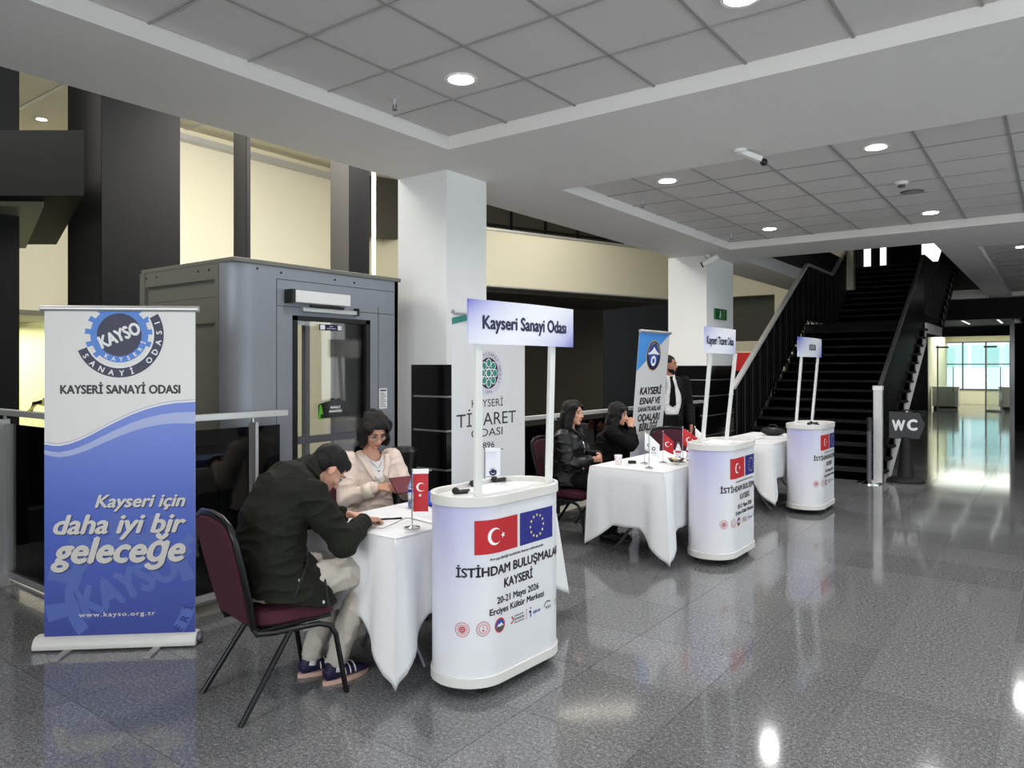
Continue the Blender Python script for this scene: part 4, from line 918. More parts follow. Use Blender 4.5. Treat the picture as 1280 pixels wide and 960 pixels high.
m1.add([g(x, z) for x, z in ws] + [g(x, z - 0.022 - 0.045 * (x / 0.87)) for x, z in ws], [(len(ws) + i, len(ws) + i + 1, i + 1, i) for i in range(len(ws) - 1)]); m1.build('light_swoosh', 'swoosh', fld, fix=False)
# faded gear and word in the lower field
cut = lambda a, b: 0.052 < a < 0.87 and 0.08 < b < 1.0
g = fn(0.0012); m1 = MB()
gcx, gcz = 0.52, 0.30
def clipf(mb_, fn_):
    mb_.f = [f for f in mb_.f if all(0.05 <= mb_.v[i][0] <= 0.872 and 0.079 <= mb_.v[i][2] <= 1.1 for i in f)]; mb_.mi = [0] * len(mb_.f)
disc2(m1, g, gcx, gcz, 0.36, 240, 0.29); 
for k in range(12):
    a = k * PI / 6 + 0.2
    for q_ in range(6):
        r0 = 0.36 + 0.018 * q_; da = 0.11
        m1.add([g(gcx + r0 * math.cos(a - da), gcz + r0 * math.sin(a - da)), g(gcx + (r0 + 0.018) * math.cos(a - da * 0.97), gcz + (r0 + 0.018) * math.sin(a - da * 0.97)), g(gcx + (r0 + 0.018) * math.cos(a), gcz + (r0 + 0.018) * math.sin(a)), g(gcx + r0 * math.cos(a), gcz + r0 * math.sin(a))], [(0, 1, 2, 3)])
        m1.add([g(gcx + r0 * math.cos(a), gcz + r0 * math.sin(a)), g(gcx + (r0 + 0.018) * math.cos(a), gcz + (r0 + 0.018) * math.sin(a)), g(gcx + (r0 + 0.018) * math.cos(a + da * 0.97), gcz + (r0 + 0.018) * math.sin(a + da * 0.97)), g(gcx + r0 * math.cos(a + da), gcz + r0 * math.sin(a + da))], [(0, 1, 2, 3)])
put_text(m1, 'KAYSO', g, 0.5, 0.37, width=0.56, cap=0.17, bold=0.05, rot=0.42, cut=cut)
clipf(m1, g); m1.build('faded_gear', 'faded_blue', fld, fix=False)
m1 = MB(); put_arc_text(m1, 'DERİ', fn(0.0016), gcx, gcz, 0.325, -0.95, -0.15, 0.045, bold=0.03); clipf(m1, g); m1.build('faded_letters', 'blue_dark_print', fld, fix=False)
# emblem
cx, cz = 0.455, 1.783
m1 = MB(); g = fn(0.001); disc2(m1, g, cx, cz, 0.158, 72)
for k in range(15):
    a = 0.10 + k * 2 * PI / 15
    if 200 < math.degrees(a) % 360 < 340 and k not in (): 
        if 236 < math.degrees(a) % 360 < 345: continue
    pts = []
    for da, r in ((-0.085, 0.155), (-0.085, 0.188), (0.085, 0.188), (0.085, 0.155)): pts.append((cx + r * math.cos(a + da), min(cz + r * math.sin(a + da), 1.915)))
    poly2(m1, g, pts)
e_ = m1.build('gear_emblem', 'gear_blue', pn, fix=False)
m1 = MB(); disc2(m1, fn(0.0018), cx, cz, 0.122, 56); disc2(m1, g, cx, cz, 0.243, 64, 0.190, math.radians(202), math.radians(390)); m1.build('navy_emblem', 'navy', e_, fix=False)
m1 = MB(); h_ = fn(0.0026)
put_text(m1, 'KAYSO', h_, cx, cz, width=0.23, cap=0.072, bold=0.045, rot=0.40)
put_arc_text(m1, 'KAYSERİ', h_, cx, cz, 0.1395, math.radians(232), math.radians(350), 0.023, bold=0.03)
put_arc_text(m1, 'SANAYİ ODASI', fn(0.002), cx, cz, 0.217, math.radians(206), math.radians(386), 0.032, bold=0.025)
disc2(m1, fn(0.0014), cx, cz, 0.190, 56, 0.181, math.radians(202), math.radians(390))
m1.build('lettering', 'paper', e_, fix=False)
m1 = MB(); put_text(m1, 'KAYSERİ SANAYİ ODASI', fn(0.001), 0.462, 1.474, width=0.65, cap=0.05, bold=0.04); m1.build('lettering', 'ink_black', pn, fix=False)
for dx, dz, mt, e in ((0.005, -0.006, 'shadow_ink', 0.0016), (0, 0, 'silver_ink', 0.0022)):
    m1 = MB(); h_ = fn(e)
    put_text(m1, 'Kayseri için', h_, 0.57 + dx, 0.84 + dz, width=0.49, cap=0.074, bold=0.028, shear=0.3)
    put_text(m1, 'daha iyi bir', h_, 0.46 + dx, 0.712 + dz, width=0.715, cap=0.112, bold=0.03, shear=0.3)
    put_text(m1, 'geleceğe', h_, 0.452 + dx, 0.566 + dz, width=0.72, cap=0.15, bold=0.035, shear=0.3)
    if mt == 'silver_ink': put_text(m1, 'www.kayso.org.tr', h_, 0.443, 0.196, width=0.415, cap=0.025, bold=0.03, spacing=1.2)
    m1.build('lettering' if mt == 'silver_ink' else 'letter_shadow', mt, fld, fix=False)
# --- banner 2
t, pn, fn = rollup('rollup_banner', 'white roll-up banner with round green emblem reading TİCARET, behind the nearest counter', -3.40, 3.85, -3.40, 4.76, 2.0, 0.02, 0.89, print_m='print_grey')
g = fn(0.001)
m1 = MB(); N = 14; pa = [(0.02 + 0.87 * i / N, 1.895 + 0.075 * math.sin(min(1.0, i / 9.0) * PI / 2)) for i in range(N + 1)]
m1.add([g(x, min(z + 0.045, 1.968)) for x, z in pa] + [g(x, min(z, 1.965)) for x, z in pa], [(N + 1 + i, N + 2 + i, i + 1, i) for i in range(N)]); m1.build('green_swoosh', 'teal', pn, fix=False)
cx, cz = 0.43, 1.555
m1 = MB(); disc2(m1, g, cx, cz, 0.165, 48); rb = m1.build('emblem_ring', 'lav_grey', pn, fix=False)
m1 = MB(); disc2(m1, fn(0.0018), cx, cz, 0.115, 48); m1.build('emblem_disc', 'ink_black', rb, fix=False)
m1 = MB(); h_ = fn(0.0026); 
for k in range(8):
    a = k * PI / 4; c_, s_ = math.cos(a), math.sin(a)
    pts = [(0.045, 0), (0.06, 0.022), (0.09, 0.022), (0.104, 0), (0.09, -0.022), (0.06, -0.022)]
    poly2(m1, h_, [(cx + p * c_ - q * s_, cz + p * s_ + q * c_) for p, q in pts])
disc2(m1, h_, cx, cz, 0.028, 8)
m1.build('rosette', 'teal', rb, fix=False)
m1 = MB(); h2 = fn(0.0022)
for k in range(8):
    a = k * PI / 4; c_, s_ = math.cos(a), math.sin(a)
    pts = [(0.038, 0), (0.058, 0.028), (0.092, 0.028), (0.11, 0), (0.092, -0.028), (0.058, -0.028)]
    poly2(m1, h2, [(cx + p * c_ - q * s_, cz + p * s_ + q * c_) for p, q in pts])
disc2(m1, h2, cx, cz, 0.036, 16); m1.build('rosette_outline', 'paper', rb, fix=False)
m1 = MB()
put_arc_text(m1, 'KAYSERİ TİCARET ODASI', fn(0.002), cx, cz, 0.14, math.radians(215), math.radians(-35), 0.026, bold=0.0, inside=False)
put_arc_text(m1, '1896', fn(0.002), cx, cz, 0.14, math.radians(252), math.radians(288), 0.022, bold=0.0)
m1.build('lettering', 'ink_black', rb, fix=False)
m1 = MB(); put_text(m1, 'KAYSERİ', g, 0.42, 1.338, width=0.37, cap=0.058, bold=-0.005); put_text(m1, 'TİCARET', g, 0.42, 1.222, width=0.70, cap=0.098, bold=0.0); put_text(m1, 'ODASI', g, 0.415, 1.122, width=0.37, cap=0.06, bold=-0.005); put_text(m1, '1896', g, 0.415, 1.028, width=0.17, cap=0.046, bold=0.005)
m1.build('lettering', 'ink_black', pn, fix=False)
# --- banner 3
t, pn, fn = rollup('rollup_banner', 'white roll-up banner with blue corner reading ESNAF, beside the standing man', -3.93, 7.42, -3.91, 8.20, 2.02, 0.02, 0.77, print_m='print_grey', tilt=-0.085, knob=False)
g = fn(0.001)
m1 = MB(); poly2(m1, g, [(0.02, 1.55), (0.77, 1.985), (0.02, 1.985)]); m1.build('blue_corner', 'sky_blue_print', pn, fix=False)
cx, cz = 0.40, 1.73
m1 = MB(); disc2(m1, fn(0.0018), cx, cz, 0.175, 40); eb = m1.build('emblem_rim', 'gold', pn, fix=False)
m1 = MB(); disc2(m1, fn(0.0024), cx, cz, 0.165, 40, 0.12); m1.build('emblem_band', 'ink_navy', eb, fix=False)
m1 = MB(); disc2(m1, fn(0.0026), cx, cz, 0.12, 40); m1.build('emblem_disc', 'emblem_blue', eb, fix=False)
m1 = MB(); h_ = fn(0.003); poly2(m1, h_, [(cx - 0.15, cz + 0.01), (cx - 0.05, cz + 0.06), (cx, cz + 0.10), (cx + 0.05, cz + 0.06), (cx + 0.15, cz + 0.01), (cx, cz + 0.02)])
disc2(m1, h_, cx, cz - 0.06, 0.06, 20, 0.03); put_arc_text(m1, 'KAYSERİ ESNAF', h_, cx, cz, 0.142, 3.0, 0.1, 0.02, inside=False); m1.build('emblem_mark', 'paper', eb, fix=False)
m1 = MB()
for txt, z, wd, cp in (('KAYSERİ', 1.33, 0.52, 0.085), ('ESNAF VE', 1.215, 0.50, 0.075), ('SANATKARLAR', 1.12, 0.56, 0.055), ('ODALARI', 1.025, 0.53, 0.082), ('BİRLİĞİ', 0.915, 0.44, 0.085)):
    put_text(m1, txt, g, 0.40, z, width=wd, cap=cp, bold=0.05, shear=0.12)
m1.build('lettering', 'ink_black', pn, fix=False)
m1 = MB(); rect2(m1, fn(0.0008), 0.02, 0.77, 0.08, 0.78); m1.build('grey_field', 'lav_grey', pn, fix=False)

# ------------------------------------------------------------------ tables and cloths
def table(x0, x1, y0, y1, label):
    t = thing('folding_table', label, 'table', ((x0 + x1) / 2, (y0 + y1) / 2, 0), group='folding tables under white cloths')
    hw, hd = (x1 - x0) / 2, (y1 - y0) / 2
    m1 = MB(); m1.box(-hw, hw, -hd, hd, 0.715, 0.748); m1.build('tabletop', 'print_white', t, bevel=0.004)
    for sy in (-1, 1):
        yb = sy * (hd - 0.28)
        for sx in (-1, 1):
            m1 = MB(); m1.tube([(sx * 0.04, yb, 0.712), (sx * 0.05, yb, 0.42), (sx * 0.10, yb, 0.22), (sx * 0.22, yb, 0.06), (sx * (hw - 0.06), yb, 0.014)], 0.014, 8); m1.build('leg', 'frame_dark', t, smooth=True)
        m1 = MB(); m1.tube([(0, yb, 0.40), (0, yb * 0.35, 0.712)], 0.009, 6); m1.build('brace', 'frame_dark', t)
def cloth(x0, x1, y0, y1, zt, D, tips, label, seed, outk=0.10):
    cxm, cym = (x0 + x1) / 2, (y0 + y1) / 2; hw, hd = (x1 - x0) / 2, (y1 - y0) / 2
    st = 0.022; P_ = []; OK_ = [0.035, outk, outk, 0.035]
    cor = [(-hw, -hd), (hw, -hd), (hw, hd), (-hw, hd)]; nrm = [(0, -1), (1, 0), (0, 1), (-1, 0)]
    for k in range(4):
        a = Vector(cor[k]); b = Vector(cor[(k + 1) % 4]); Ld = (b - a).length; n = int(Ld / st)
        for i in range(n):
            s_ = Ld * i / n; p = a + (b - a) * (i / n); nn = Vector(nrm[k]); pn_ = Vector(nrm[(k - 1) % 4]); nx_ = Vector(nrm[(k + 1) % 4])
            d0, d1 = s_, Ld - s_
            P_.append((p, nn, pn_, nx_, d0, d1, k, s_))
    N = len(P_); rows = 20; w_ = 0.22; vs = []
    rng = np.random.RandomState(seed); ph = rng.rand(8) * 6.28
    for j in range(rows + 1):
        f = j / rows
        for i, (p, nn, pn_, nx_, d0, d1, k, s_) in enumerate(P_):
            ci = k if d0 < d1 else (k + 1) % 4; d = min(d0, d1); other = pn_ if d0 < d1 else nx_
            c = max(0.0, 1 - d / w_); diag = (nn + other * (0.96 if d < 0.03 else max(0, 0.9 - d / 0.12))).normalized() if d < 0.11 else nn
            dep = (D + (tips[ci] - D) * c ** 1.0) * f
            wv = 0.012 * math.sin(s_ * 9 + ph[k]) * f + 0.006 * math.sin(s_ * 27 + ph[k + 4] + 2 * f) * f
            out = 0.006 + 0.022 * min(1, f * 6) * 0.3 + (OK_[ci] * (c ** 1.2) * f * (1.0 if d < 0.2 else 1.0)) + wv * (1 - c)
            # the fold beside each corner swings back under
            if 0.10 < d < w_: out -= 0.022 * f * math.sin((d - 0.10) / (w_ - 0.10) * PI)
            tang = Vector(nrm[k]).orthogonal()
            q = p + diag * out
            out += (0.007 * noise.noise(Vector((p.x * 7 + seed, p.y * 7, f * 3.2))) + 0.004 * (1 - 2 * abs(noise.noise(Vector((p.x * 10, p.y * 10 + seed, f * 6)))))) * min(1, f * 5)
            r_ = 0.010 * (1 - min(1, f * 8))
            vs.append((q.x - nn.x * r_, q.y - nn.y * r_, zt - dep - (0.004 if j else 0)))
    fs = [(j * N + i, (j + 1) * N + i, (j + 1) * N + (i + 1) % N, j * N + (i + 1) % N) for j in range(rows) for i in range(N)]
    m1 = MB(); m1.add(vs, fs)
    nx, ny = 26, 40
    def top(u, v):
        x = -hw + 2 * hw * u; y = -hd + 2 * hd * v; e = min(u, 1 - u, v, 1 - v)
        return (x, y, zt + (0.0012 * math.sin(x * 13 + ph[0]) * math.sin(y * 11 + ph[1]) + 0.0015 * noise.noise(Vector((x * 9, y * 9, seed)))) * min(1, e * 10))
    m1.grid(top, nx, ny)
    o = m1.build('tablecloth', 'table_cloth', None, smooth=True); o.location = (cxm, cym, 0)
    sd = o.modifiers.new('thickness', 'SOLIDIFY'); sd.thickness = 0.0025; sd.offset = -1
    tag(o, label, 'tablecloth', 'white tablecloths'); return o
TB = [(-3.27, -2.62, 2.58, 3.98), (-3.22, -2.53, 5.47, 7.0), (-3.20, -2.50, 8.05, 9.6)]
for (x0, x1, y0, y1), tp, D, lt, lc, sd in zip(TB, ((0.60, 0.70, 0.62, 0.58), (0.66, 0.72, 0.6, 0.6), (0.55, 0.63, 0.6, 0.6)), (0.42, 0.475, 0.38),
        ('folding table behind the nearest counter, where the man in olive leans', 'folding table behind the middle counter, with the small flags on it', 'folding table behind the farthest counter, below the stairs'),
        ('white tablecloth on the table where the man in olive writes', 'white tablecloth under the small flags on the middle table', 'white tablecloth on the farthest table near the stairs'), (3, 5, 9)):
    table(x0 + 0.02, x1 - 0.02, y0 + 0.02, y1 - 0.02, lt); cloth(x0, x1, y0, y1, 0.757, D, tp, lc, sd)
ZT = 0.7605

# ------------------------------------------------------------------ banquet chairs
def make_chair(label):
    t = thing('banquet_chair', label, 'chair', (0, 0, 0), group='burgundy banquet chairs with black frames')
    def sq(u, v, hx, hy, z0, z1, yc):   # cushion, rounded
        return None
    m1 = MB(); nu = 24; rings = [(0.0, 0.395), (0.90, 0.392), (1.0, 0.41), (1.0, 0.44), (0.94, 0.462), (0.75, 0.475), (0.4, 0.482), (0.0, 0.484)]
    vs = []
    for r, z in rings:
        for i in range(nu):
            a = 2 * PI * i / nu; c, s_ = math.cos(a), math.sin(a); k = (abs(c) ** 4 + abs(s_) ** 4) ** -0.25
            wx = 0.205 + (0.02 if s_ > 0 else 0.0) * s_
            vs.append((c * k * wx * r, 0.03 + s_ * k * 0.215 * r, z - 0.012 * max(0, s_ * k) * r))
    fs = [(j * nu + i, j * nu + (i + 1) % nu, (j + 1) * nu + (i + 1) % nu, (j + 1) * nu + i) for j in range(len(rings) - 1) for i in range(nu)]
    m1.add(vs, fs); m1.build('seat', 'burgundy_fabric', t, smooth=True)
    # backrest: rounded trapezoid panel leaning back
    out = []
    ctrl = [(-0.17, 0.40), (-0.20, 0.52), (-0.215, 0.70), (-0.215, 0.82), (-0.19, 0.885), (-0.12, 0.915), (0, 0.925), (0.12, 0.915), (0.19, 0.885), (0.215, 0.82), (0.215, 0.70), (0.20, 0.52), (0.17, 0.40)]
    yb = lambda z: -0.20 - (z - 0.44) * 0.24
    m1 = MB()
    def panel(scale, th0, th1):
        n = len(ctrl); vs = []
        for th in (th0, th1):
            for x, z in ctrl: zz = 0.66 + (z - 0.66) * scale; vs.append((x * scale, yb(zz) + th, zz))
        m1.add(vs, [tuple(range(n)), tuple(range(2 * n - 1, n - 1, -1))] + [(i, n + i, n + (i + 1) % n, (i + 1) % n) for i in range(n)])
    panel(0.94, -0.02, 0.03); m1.build('backrest', 'burgundy_fabric', t, smooth=False, bevel=0.012)
    m1 = MB(); m1.tube([(x, yb(z) + 0.005, z) for x, z in ctrl], 0.0155, 10); m1.build('back_frame', 'black_metal', t, smooth=True)
    for sx in (-1, 1):
        m1 = MB(); m1.tube([(sx * 0.17, yb(0.40) + 0.005, 0.40), (sx * 0.185, -0.175, 0.375), (sx * 0.20, -0.10, 0.37), (sx * 0.215, 0.12, 0.365), (sx * 0.222, 0.175, 0.345), (sx * 0.225, 0.205, 0.30), (sx * 0.232, 0.26, 0.0)], 0.0135, 10); m1.build('leg', 'black_metal', t, smooth=True)
        m1 = MB(); m1.tube([(sx * 0.205, -0.02, 0.365), (sx * 0.232, -0.27, 0.0)], 0.0135, 10); m1.build('leg', 'black_metal', t, smooth=True)
    m1 = MB(); m1.box(-0.19, 0.19, -0.16, 0.2, 0.375, 0.392); m1.build('seat_frame', 'black_metal', t)
    return t
ch0 = make_chair('burgundy banquet chair under the man in the olive jacket')
ch0.location = (-3.10, 2.235, 0); ch0.rotation_euler = (0, 0, math.radians(-11))
for x, y, a, lab in ((-3.80, 3.50, -105, 'burgundy banquet chair under the woman in the beige blazer'), (-3.73, 5.95, -80, 'burgundy banquet chair under the woman in the black leather jacket'),
                     (-3.80, 6.78, -72, 'burgundy banquet chair under the woman with clasped hands'), (-3.98, 5.33, -80, 'empty burgundy banquet chair seen between the counter post and the seated women'),
                     (-3.36, 7.45, -150, 'empty burgundy banquet chair in front of the standing man')):
    c = copy_tree(ch0); c.location = (x, y, 0); c.rotation_euler = (0, 0, math.radians(a)); c['label'] = lab

# ------------------------------------------------------------------ things on the tables and counters
def bottle(x, y, z, label, cap='bottle_blue', lbl='bottle_blue', h=0.2, group=None):
    t = thing('water_bottle', label, 'bottle', (x, y, z), group=group); k = h / 0.2
    m1 = MB(); m1.lathe([(0.028*k, 0), (0.031*k, 0.01*k), (0.031*k, 0.04*k), (0.029*k, 0.045*k), (0.031*k, 0.05*k), (0.031*k, 0.12*k), (0.026*k, 0.145*k), (0.013*k, 0.175*k), (0.013*k, 0.185*k)], 20); m1.build('body', 'water', t, smooth=True)
    m1 = MB(); m1.lathe([(0.0318*k, 0.055*k), (0.0318*k, 0.115*k)], 20); lb = m1.build('label', 'label_print', t, smooth=True)
    m1 = MB(); m1.lathe([(0.0325*k, 0.095*k), (0.0325*k, 0.112*k)], 20); m1.build('label_band', lbl, lb, smooth=True)
    m1 = MB(); m1.lathe([(0.015*k, 0.183*k), (0.015*k, 0.2*k)], 16); m1.build('cap', cap, t, smooth=True)
bottle(-3.10, 3.20, ZT, 'clear water bottle with blue cap behind the standing red flag')
# crescent flag on a chrome stand, table 1
def banner_flag(x, y, z, rz, label, h, fw, cloth_m, emblem):
    t = thing('table_flag', label, 'flag', (x, y, z), rz)
    m1 = MB(); m1.lathe([(0.042, 0), (0.042, 0.004), (0.02, 0.008), (0.006, 0.012)], 24); m1.build('base', 'chrome', t, smooth=True)
    m1 = MB(); m1.cyl((0, 0, 0.008), (0, 0, h), 0.004, n=10); m1.build('pole', 'chrome', t, smooth=True)
    m1 = MB(); m1.cyl((-0.005, 0, h - 0.012), (fw + 0.025, 0, h - 0.012), 0.005, n=8); m1.build('crossbar', 'chrome', t, smooth=True)
    fnc = lambda e: (lambda a, b: (a, -0.004 - e + 0.004 * math.sin(a * 50), b))
    m1 = MB(); m1.grid(lambda u, v: fnc(0)(0.006 + fw * u, 0.075 * h / 0.28 + (h - 0.02 - 0.075 * h / 0.28) * v), 10, 1); fl = m1.build('flag', cloth_m, t, fix=False)
    sd = fl.modifiers.new('t', 'SOLIDIFY'); sd.thickness = 0.001; sd.offset = 1
    m1 = MB(); m1.box(0.004, fw + 0.008, -0.012, 0.004, h - 0.028, h - 0.004); m1.build('header', 'paper', t)
    m1 = MB(); g_ = fnc(0.0015)
    if emblem == 'moon': moon2(m1, g_, 0.006 + fw * 0.5, h * 0.68, fw * 0.3, star=False); star2(m1, g_, 0.006 + fw * 0.45, h * 0.68 - fw * 0.55, fw * 0.13); m1.build('crescent_and_star', 'paper', fl, fix=False)
    else:
        disc2(m1, g_, 0.006 + fw * 0.5, h * 0.42, fw * 0.26, 20, fw * 0.14, PI * 0.9, PI * 2.2); disc2(m1, g_, 0.006 + fw * 0.5, h * 0.44, fw * 0.15, 16)
        for k in range(5): a = 0.5 + k * 0.55; poly2(m1, g_, [(0.006 + fw * (0.5 + 0.18 * math.cos(a - .15)), h * 0.44 + fw * 0.18 * math.sin(a - .15)), (0.006 + fw * (0.5 + 0.28 * math.cos(a)), h * 0.44 + fw * 0.28 * math.sin(a)), (0.006 + fw * (0.5 + 0.18 * math.cos(a + .15)), h * 0.44 + fw * 0.18 * math.sin(a + .15))])
        put_text(m1, 'KAYSERİ SANAYİ', g_, 0.006 + fw * 0.5, h * 0.305, width=fw * 0.85, cap=0.008, bold=0.03); put_text(m1, 'ODASI', g_, 0.006 + fw * 0.5, h * 0.26, width=fw * 0.3, cap=0.007, bold=0.03)
        m1.build('emblem', 'ink_navy', fl, fix=False)
    return t
banner_flag(-2.72, 2.80, ZT, math.radians(45), 'upright red flag with white crescent on a chrome stand, nearest table', 0.31, 0.078, 'flag_red', 'moon')
banner_flag(-3.16, 3.96, ZT, math.radians(35), 'small white upright flag with a blue emblem behind the nearest counter', 0.29, 0.10, 'paper', 'emblem')
t = thing('pen', 'black pen lying on the nearest table', 'pen', (-2.955, 2.87, ZT + 0.005), math.radians(50))
m1 = MB(); m1.cyl((-0.06, 0, 0.001), (0.03, 0, 0.001), 0.005, n=10); m1.build('barrel', 'black_plastic', t, smooth=True)
m1 = MB(); m1.cyl((0.03, 0, 0.001), (0.065, 0, 0.001), 0.0055, n=10); m1.build('cap', 'black_gloss', t, smooth=True); m1 = MB(); m1.cyl((-0.075, 0, 0), (-0.06, 0, 0), 0.0015, 0.004, n=8); m1.build('tip', 'chrome', t)
def sheet(x, y, z, rz, w_, h_, label, m='paper', name='paper_sheet', cat='paper', th=0.0012, group=None, lines=False):
    m1 = MB(); m1.box(-w_ / 2, w_ / 2, -h_ / 2, h_ / 2, 0, th); o = m1.build(name, m, None); o.location = (x, y, z); o.rotation_euler = (0, 0, math.radians(rz)); tag(o, label, cat, group)
    if lines:
        for k in range(7):
            m1 = MB(); m1.box(-w_ / 2 + 0.02, w_ / 2 - 0.02 - 0.02 * (k % 3), h_ / 2 - 0.05 - 0.03 * k, h_ / 2 - 0.047 - 0.03 * k, th, th + 0.0003); m1.build('text_line', 'ceiling_grid', o)
    return o
sheet(-2.98, 2.80, ZT, 20, 0.21, 0.29, 'white form under the hand of the man in olive', lines=True)
sheet(-2.80, 3.10, ZT, -12, 0.21, 0.29, 'white sheet lying by the red flag stand', lines=True)
o = sheet(-3.02, 3.56, ZT + 0.001, 10, 0.36, 0.50, 'blue plastic folder lying behind the nearest counter', m='folder_blue', name='folder', cat='folder', th=0.06)
m1 = MB(); m1.box(-0.185, 0.185, -0.255, 0.255, -0.001, 0.004); m1.build('back_cover', 'ink_navy', o)
# counter 1 tray contents
def clip_mic(x, y, z, rz, label):
    t = thing('lapel_microphone', label, 'microphone', (x, y, z), rz)
    m1 = MB(); m1.sphere((0, 0, 0.018), (0.019, 0.019, 0.018), 14, 10); m1.build('foam_head', 'black_rubber', t, smooth=True)
    m1 = MB(); m1.cyl((0.01, 0, 0.012), (0.075, 0.012, 0.012), 0.012, n=12); m1.build('body', 'black_plastic', t, smooth=True); m1 = MB(); m1.bar((0.05, 0.02, 0.008), (0.10, 0.035, 0.006), 0.012, 0.006); m1.build('clip', 'chrome', t)
sheet(-2.42, 3.08, 0.948, -4, 0.20, 0.30, 'stack of white forms in the tray of the nearest counter', th=0.012, lines=True)
sheet(-2.40, 3.27, 0.948, 12, 0.15, 0.21, 'smaller sheet at the right in the tray of the nearest counter', th=0.004, lines=True)
clip_mic(-2.49, 2.88, 0.947, 0.9, 'black clip microphone at the left end of the nearest counter tray')
clip_mic(-2.51, 3.045, 0.961, 2.2, 'black clip microphone beside the left sign post of the nearest counter')
clip_mic(-2.54, 3.27, 0.953, 1.2, 'black clip microphone at the rear edge of the nearest counter tray')
sheet(-2.32, 6.08, 0.948, 5, 0.20, 0.32, 'stack of white forms in the tray of the middle counter', th=0.02, lines=True)
sheet(-2.28, 6.30, 0.948, 30, 0.15, 0.10, 'folded leaflet at the right in the tray of the middle counter', th=0.004)
for i, (dx, dy, r) in enumerate(((-0.02, -0.1, 0.5), (0.03, 0.02, -0.4), (-0.05, 0.12, 0.2))):
    clip_mic(-2.22 + dx, 8.68 + dy, 0.948, r * 3, 'black clip microphone on the farthest counter, %s' % ('nearest of the three', 'middle of the three', 'farthest of the three')[i])
# table 2
def pennant(x, y, z, label, red, ph, h=0.27, fw=0.13, emb='moon', multi=False):
    t = thing('table_flag', label, 'flag', (x, y, z), ph, group='small flags on the middle table')
    m1 = MB(); m1.lathe([(0.035, 0), (0.035, 0.005), (0.012, 0.009), (0.004, 0.015)], 18); m1.build('base', 'chrome', t, smooth=True)
    m1 = MB(); m1.cyl((0, 0, 0.005), (0, 0, h), 0.0028, n=8); m1.build('pole', 'chrome', t); m1 = MB(); m1.sphere((0, 0, h + 0.004), 0.006, 10, 8); m1.build('finial', 'chrome', t, smooth=True)
    # cloth hanging from the pole in folds, point downward
    def fq(a, b, e=0.0): return (a, -e + 0.018 * math.sin(a * 60 + b * 18) * (a / fw), b)
    def cl_(u, v):
        top = h - 0.004 - 0.085 * u; bot = h - 0.155 - 0.06 * u * (1 - 0.2 * u)
        a = fw * 0.62 * u; b = bot + (top - bot) * v; return fq(a, b)
    m1 = MB(); m1.grid(cl_, 10, 8); fl = m1.build('flag', 'flag_red' if red else 'paper', t, smooth=True, fix=False); sd = fl.modifiers.new('t', 'SOLIDIFY'); sd.thickness = 0.001
    m1 = MB(); g_ = lambda a, b: fq(a, b, 0.0022)
    if red: moon2(m1, g_, fw * 0.26, h - 0.11, 0.023); m1.build('crescent_and_star', 'paper', fl, fix=False)
    else: disc2(m1, g_, fw * 0.26, h - 0.12, 0.017, 16, 0.009); put_text(m1, 'KTO', g_, fw * 0.26, h - 0.155, width=0.035, cap=0.01); m1.build('emblem', 'frame_dark', fl, fix=False)
    return t
for i, (x, y, red, ph, h, lab) in enumerate(((-2.90, 5.86, 0, 0.5, 0.28, 'small white flag at the left of the group on the middle table'), (-2.74, 5.62, 0, 0.75, 0.28, 'small white flag in the tall chrome stand nearest the table corner'),
        (-2.80, 6.02, 1, 0.55, 0.27, 'small red crescent flag standing in the middle of the flags'), (-2.66, 6.12, 1, 0.4, 0.31, 'larger red crescent flag behind the candy bowl'),
        (-2.74, 6.42, 0, 0.6, 0.25, 'small white flag behind the larger red flag'), (-2.62, 6.30, 0, 0.5, 0.30, 'small white flag next to the middle counter'))):
    pennant(x, y, ZT, lab, red, ph, h, fw=0.20 if red and i == 3 else 0.15)
t = thing('paper_cup', 'white paper cup with pink print on the middle table', 'cup', (-3.07, 5.70, ZT))
m1 = MB(); m1.lathe([(0.026, 0), (0.034, 0.075), (0.0355, 0.078), (0.032, 0.078), (0.025, 0.006)], 24); m1.build('body', 'paper', t, smooth=True)
m1 = MB(); 
for k in range(10): a = k * 0.63; star2(m1, lambda p, q: ((0.0305 + q * 0.11) * math.cos(a + p * 25), (0.0305 + q * 0.11) * math.sin(a + p * 25), q + 0.0), 0, 0.022 + 0.028 * (k % 2), 0.010)
m1.build('print', 'pink_print', t, fix=False)
t = thing('mobile_phone', 'black mobile phone lying beside the paper cup', 'phone', (-3.02, 5.86, ZT), 0.5)
m1 = MB(); m1.box(-0.035, 0.035, -0.075, 0.075, 0, 0.008); m1.build('body', 'black_plastic', t, bevel=0.003); m1 = MB(); m1.box(-0.031, 0.031, -0.07, 0.07, 0.008, 0.0085); m1.build('screen', 'black_gloss', t)
t = thing('candy_bowl', 'glass bowl filled with wrapped sweets in front of the flags', 'bowl', (-2.66, 5.98, ZT))
m1 = MB(); m1.lathe([(0.03, 0), (0.03, 0.006), (0.05, 0.02), (0.07, 0.05), (0.072, 0.05), (0.053, 0.022), (0.028, 0.009)], 24); m1.build('bowl', 'clear_glass', t, smooth=True)
rr = random.Random(3)
for k in range(26):
    a, r, z = rr.random() * 6.28, 0.055 * math.sqrt(rr.random()), 0.03 + 0.025 * rr.random()
    m1 = MB(); m1.sphere((r * math.cos(a), r * math.sin(a), z), (0.011, 0.008, 0.007), 8, 6, Matrix.Rotation(rr.random() * 3, 3, 'Z')); m1.build('sweet', ['candy', 'flag_red', 'paper', 'star_yellow'][k % 4], t, smooth=True)
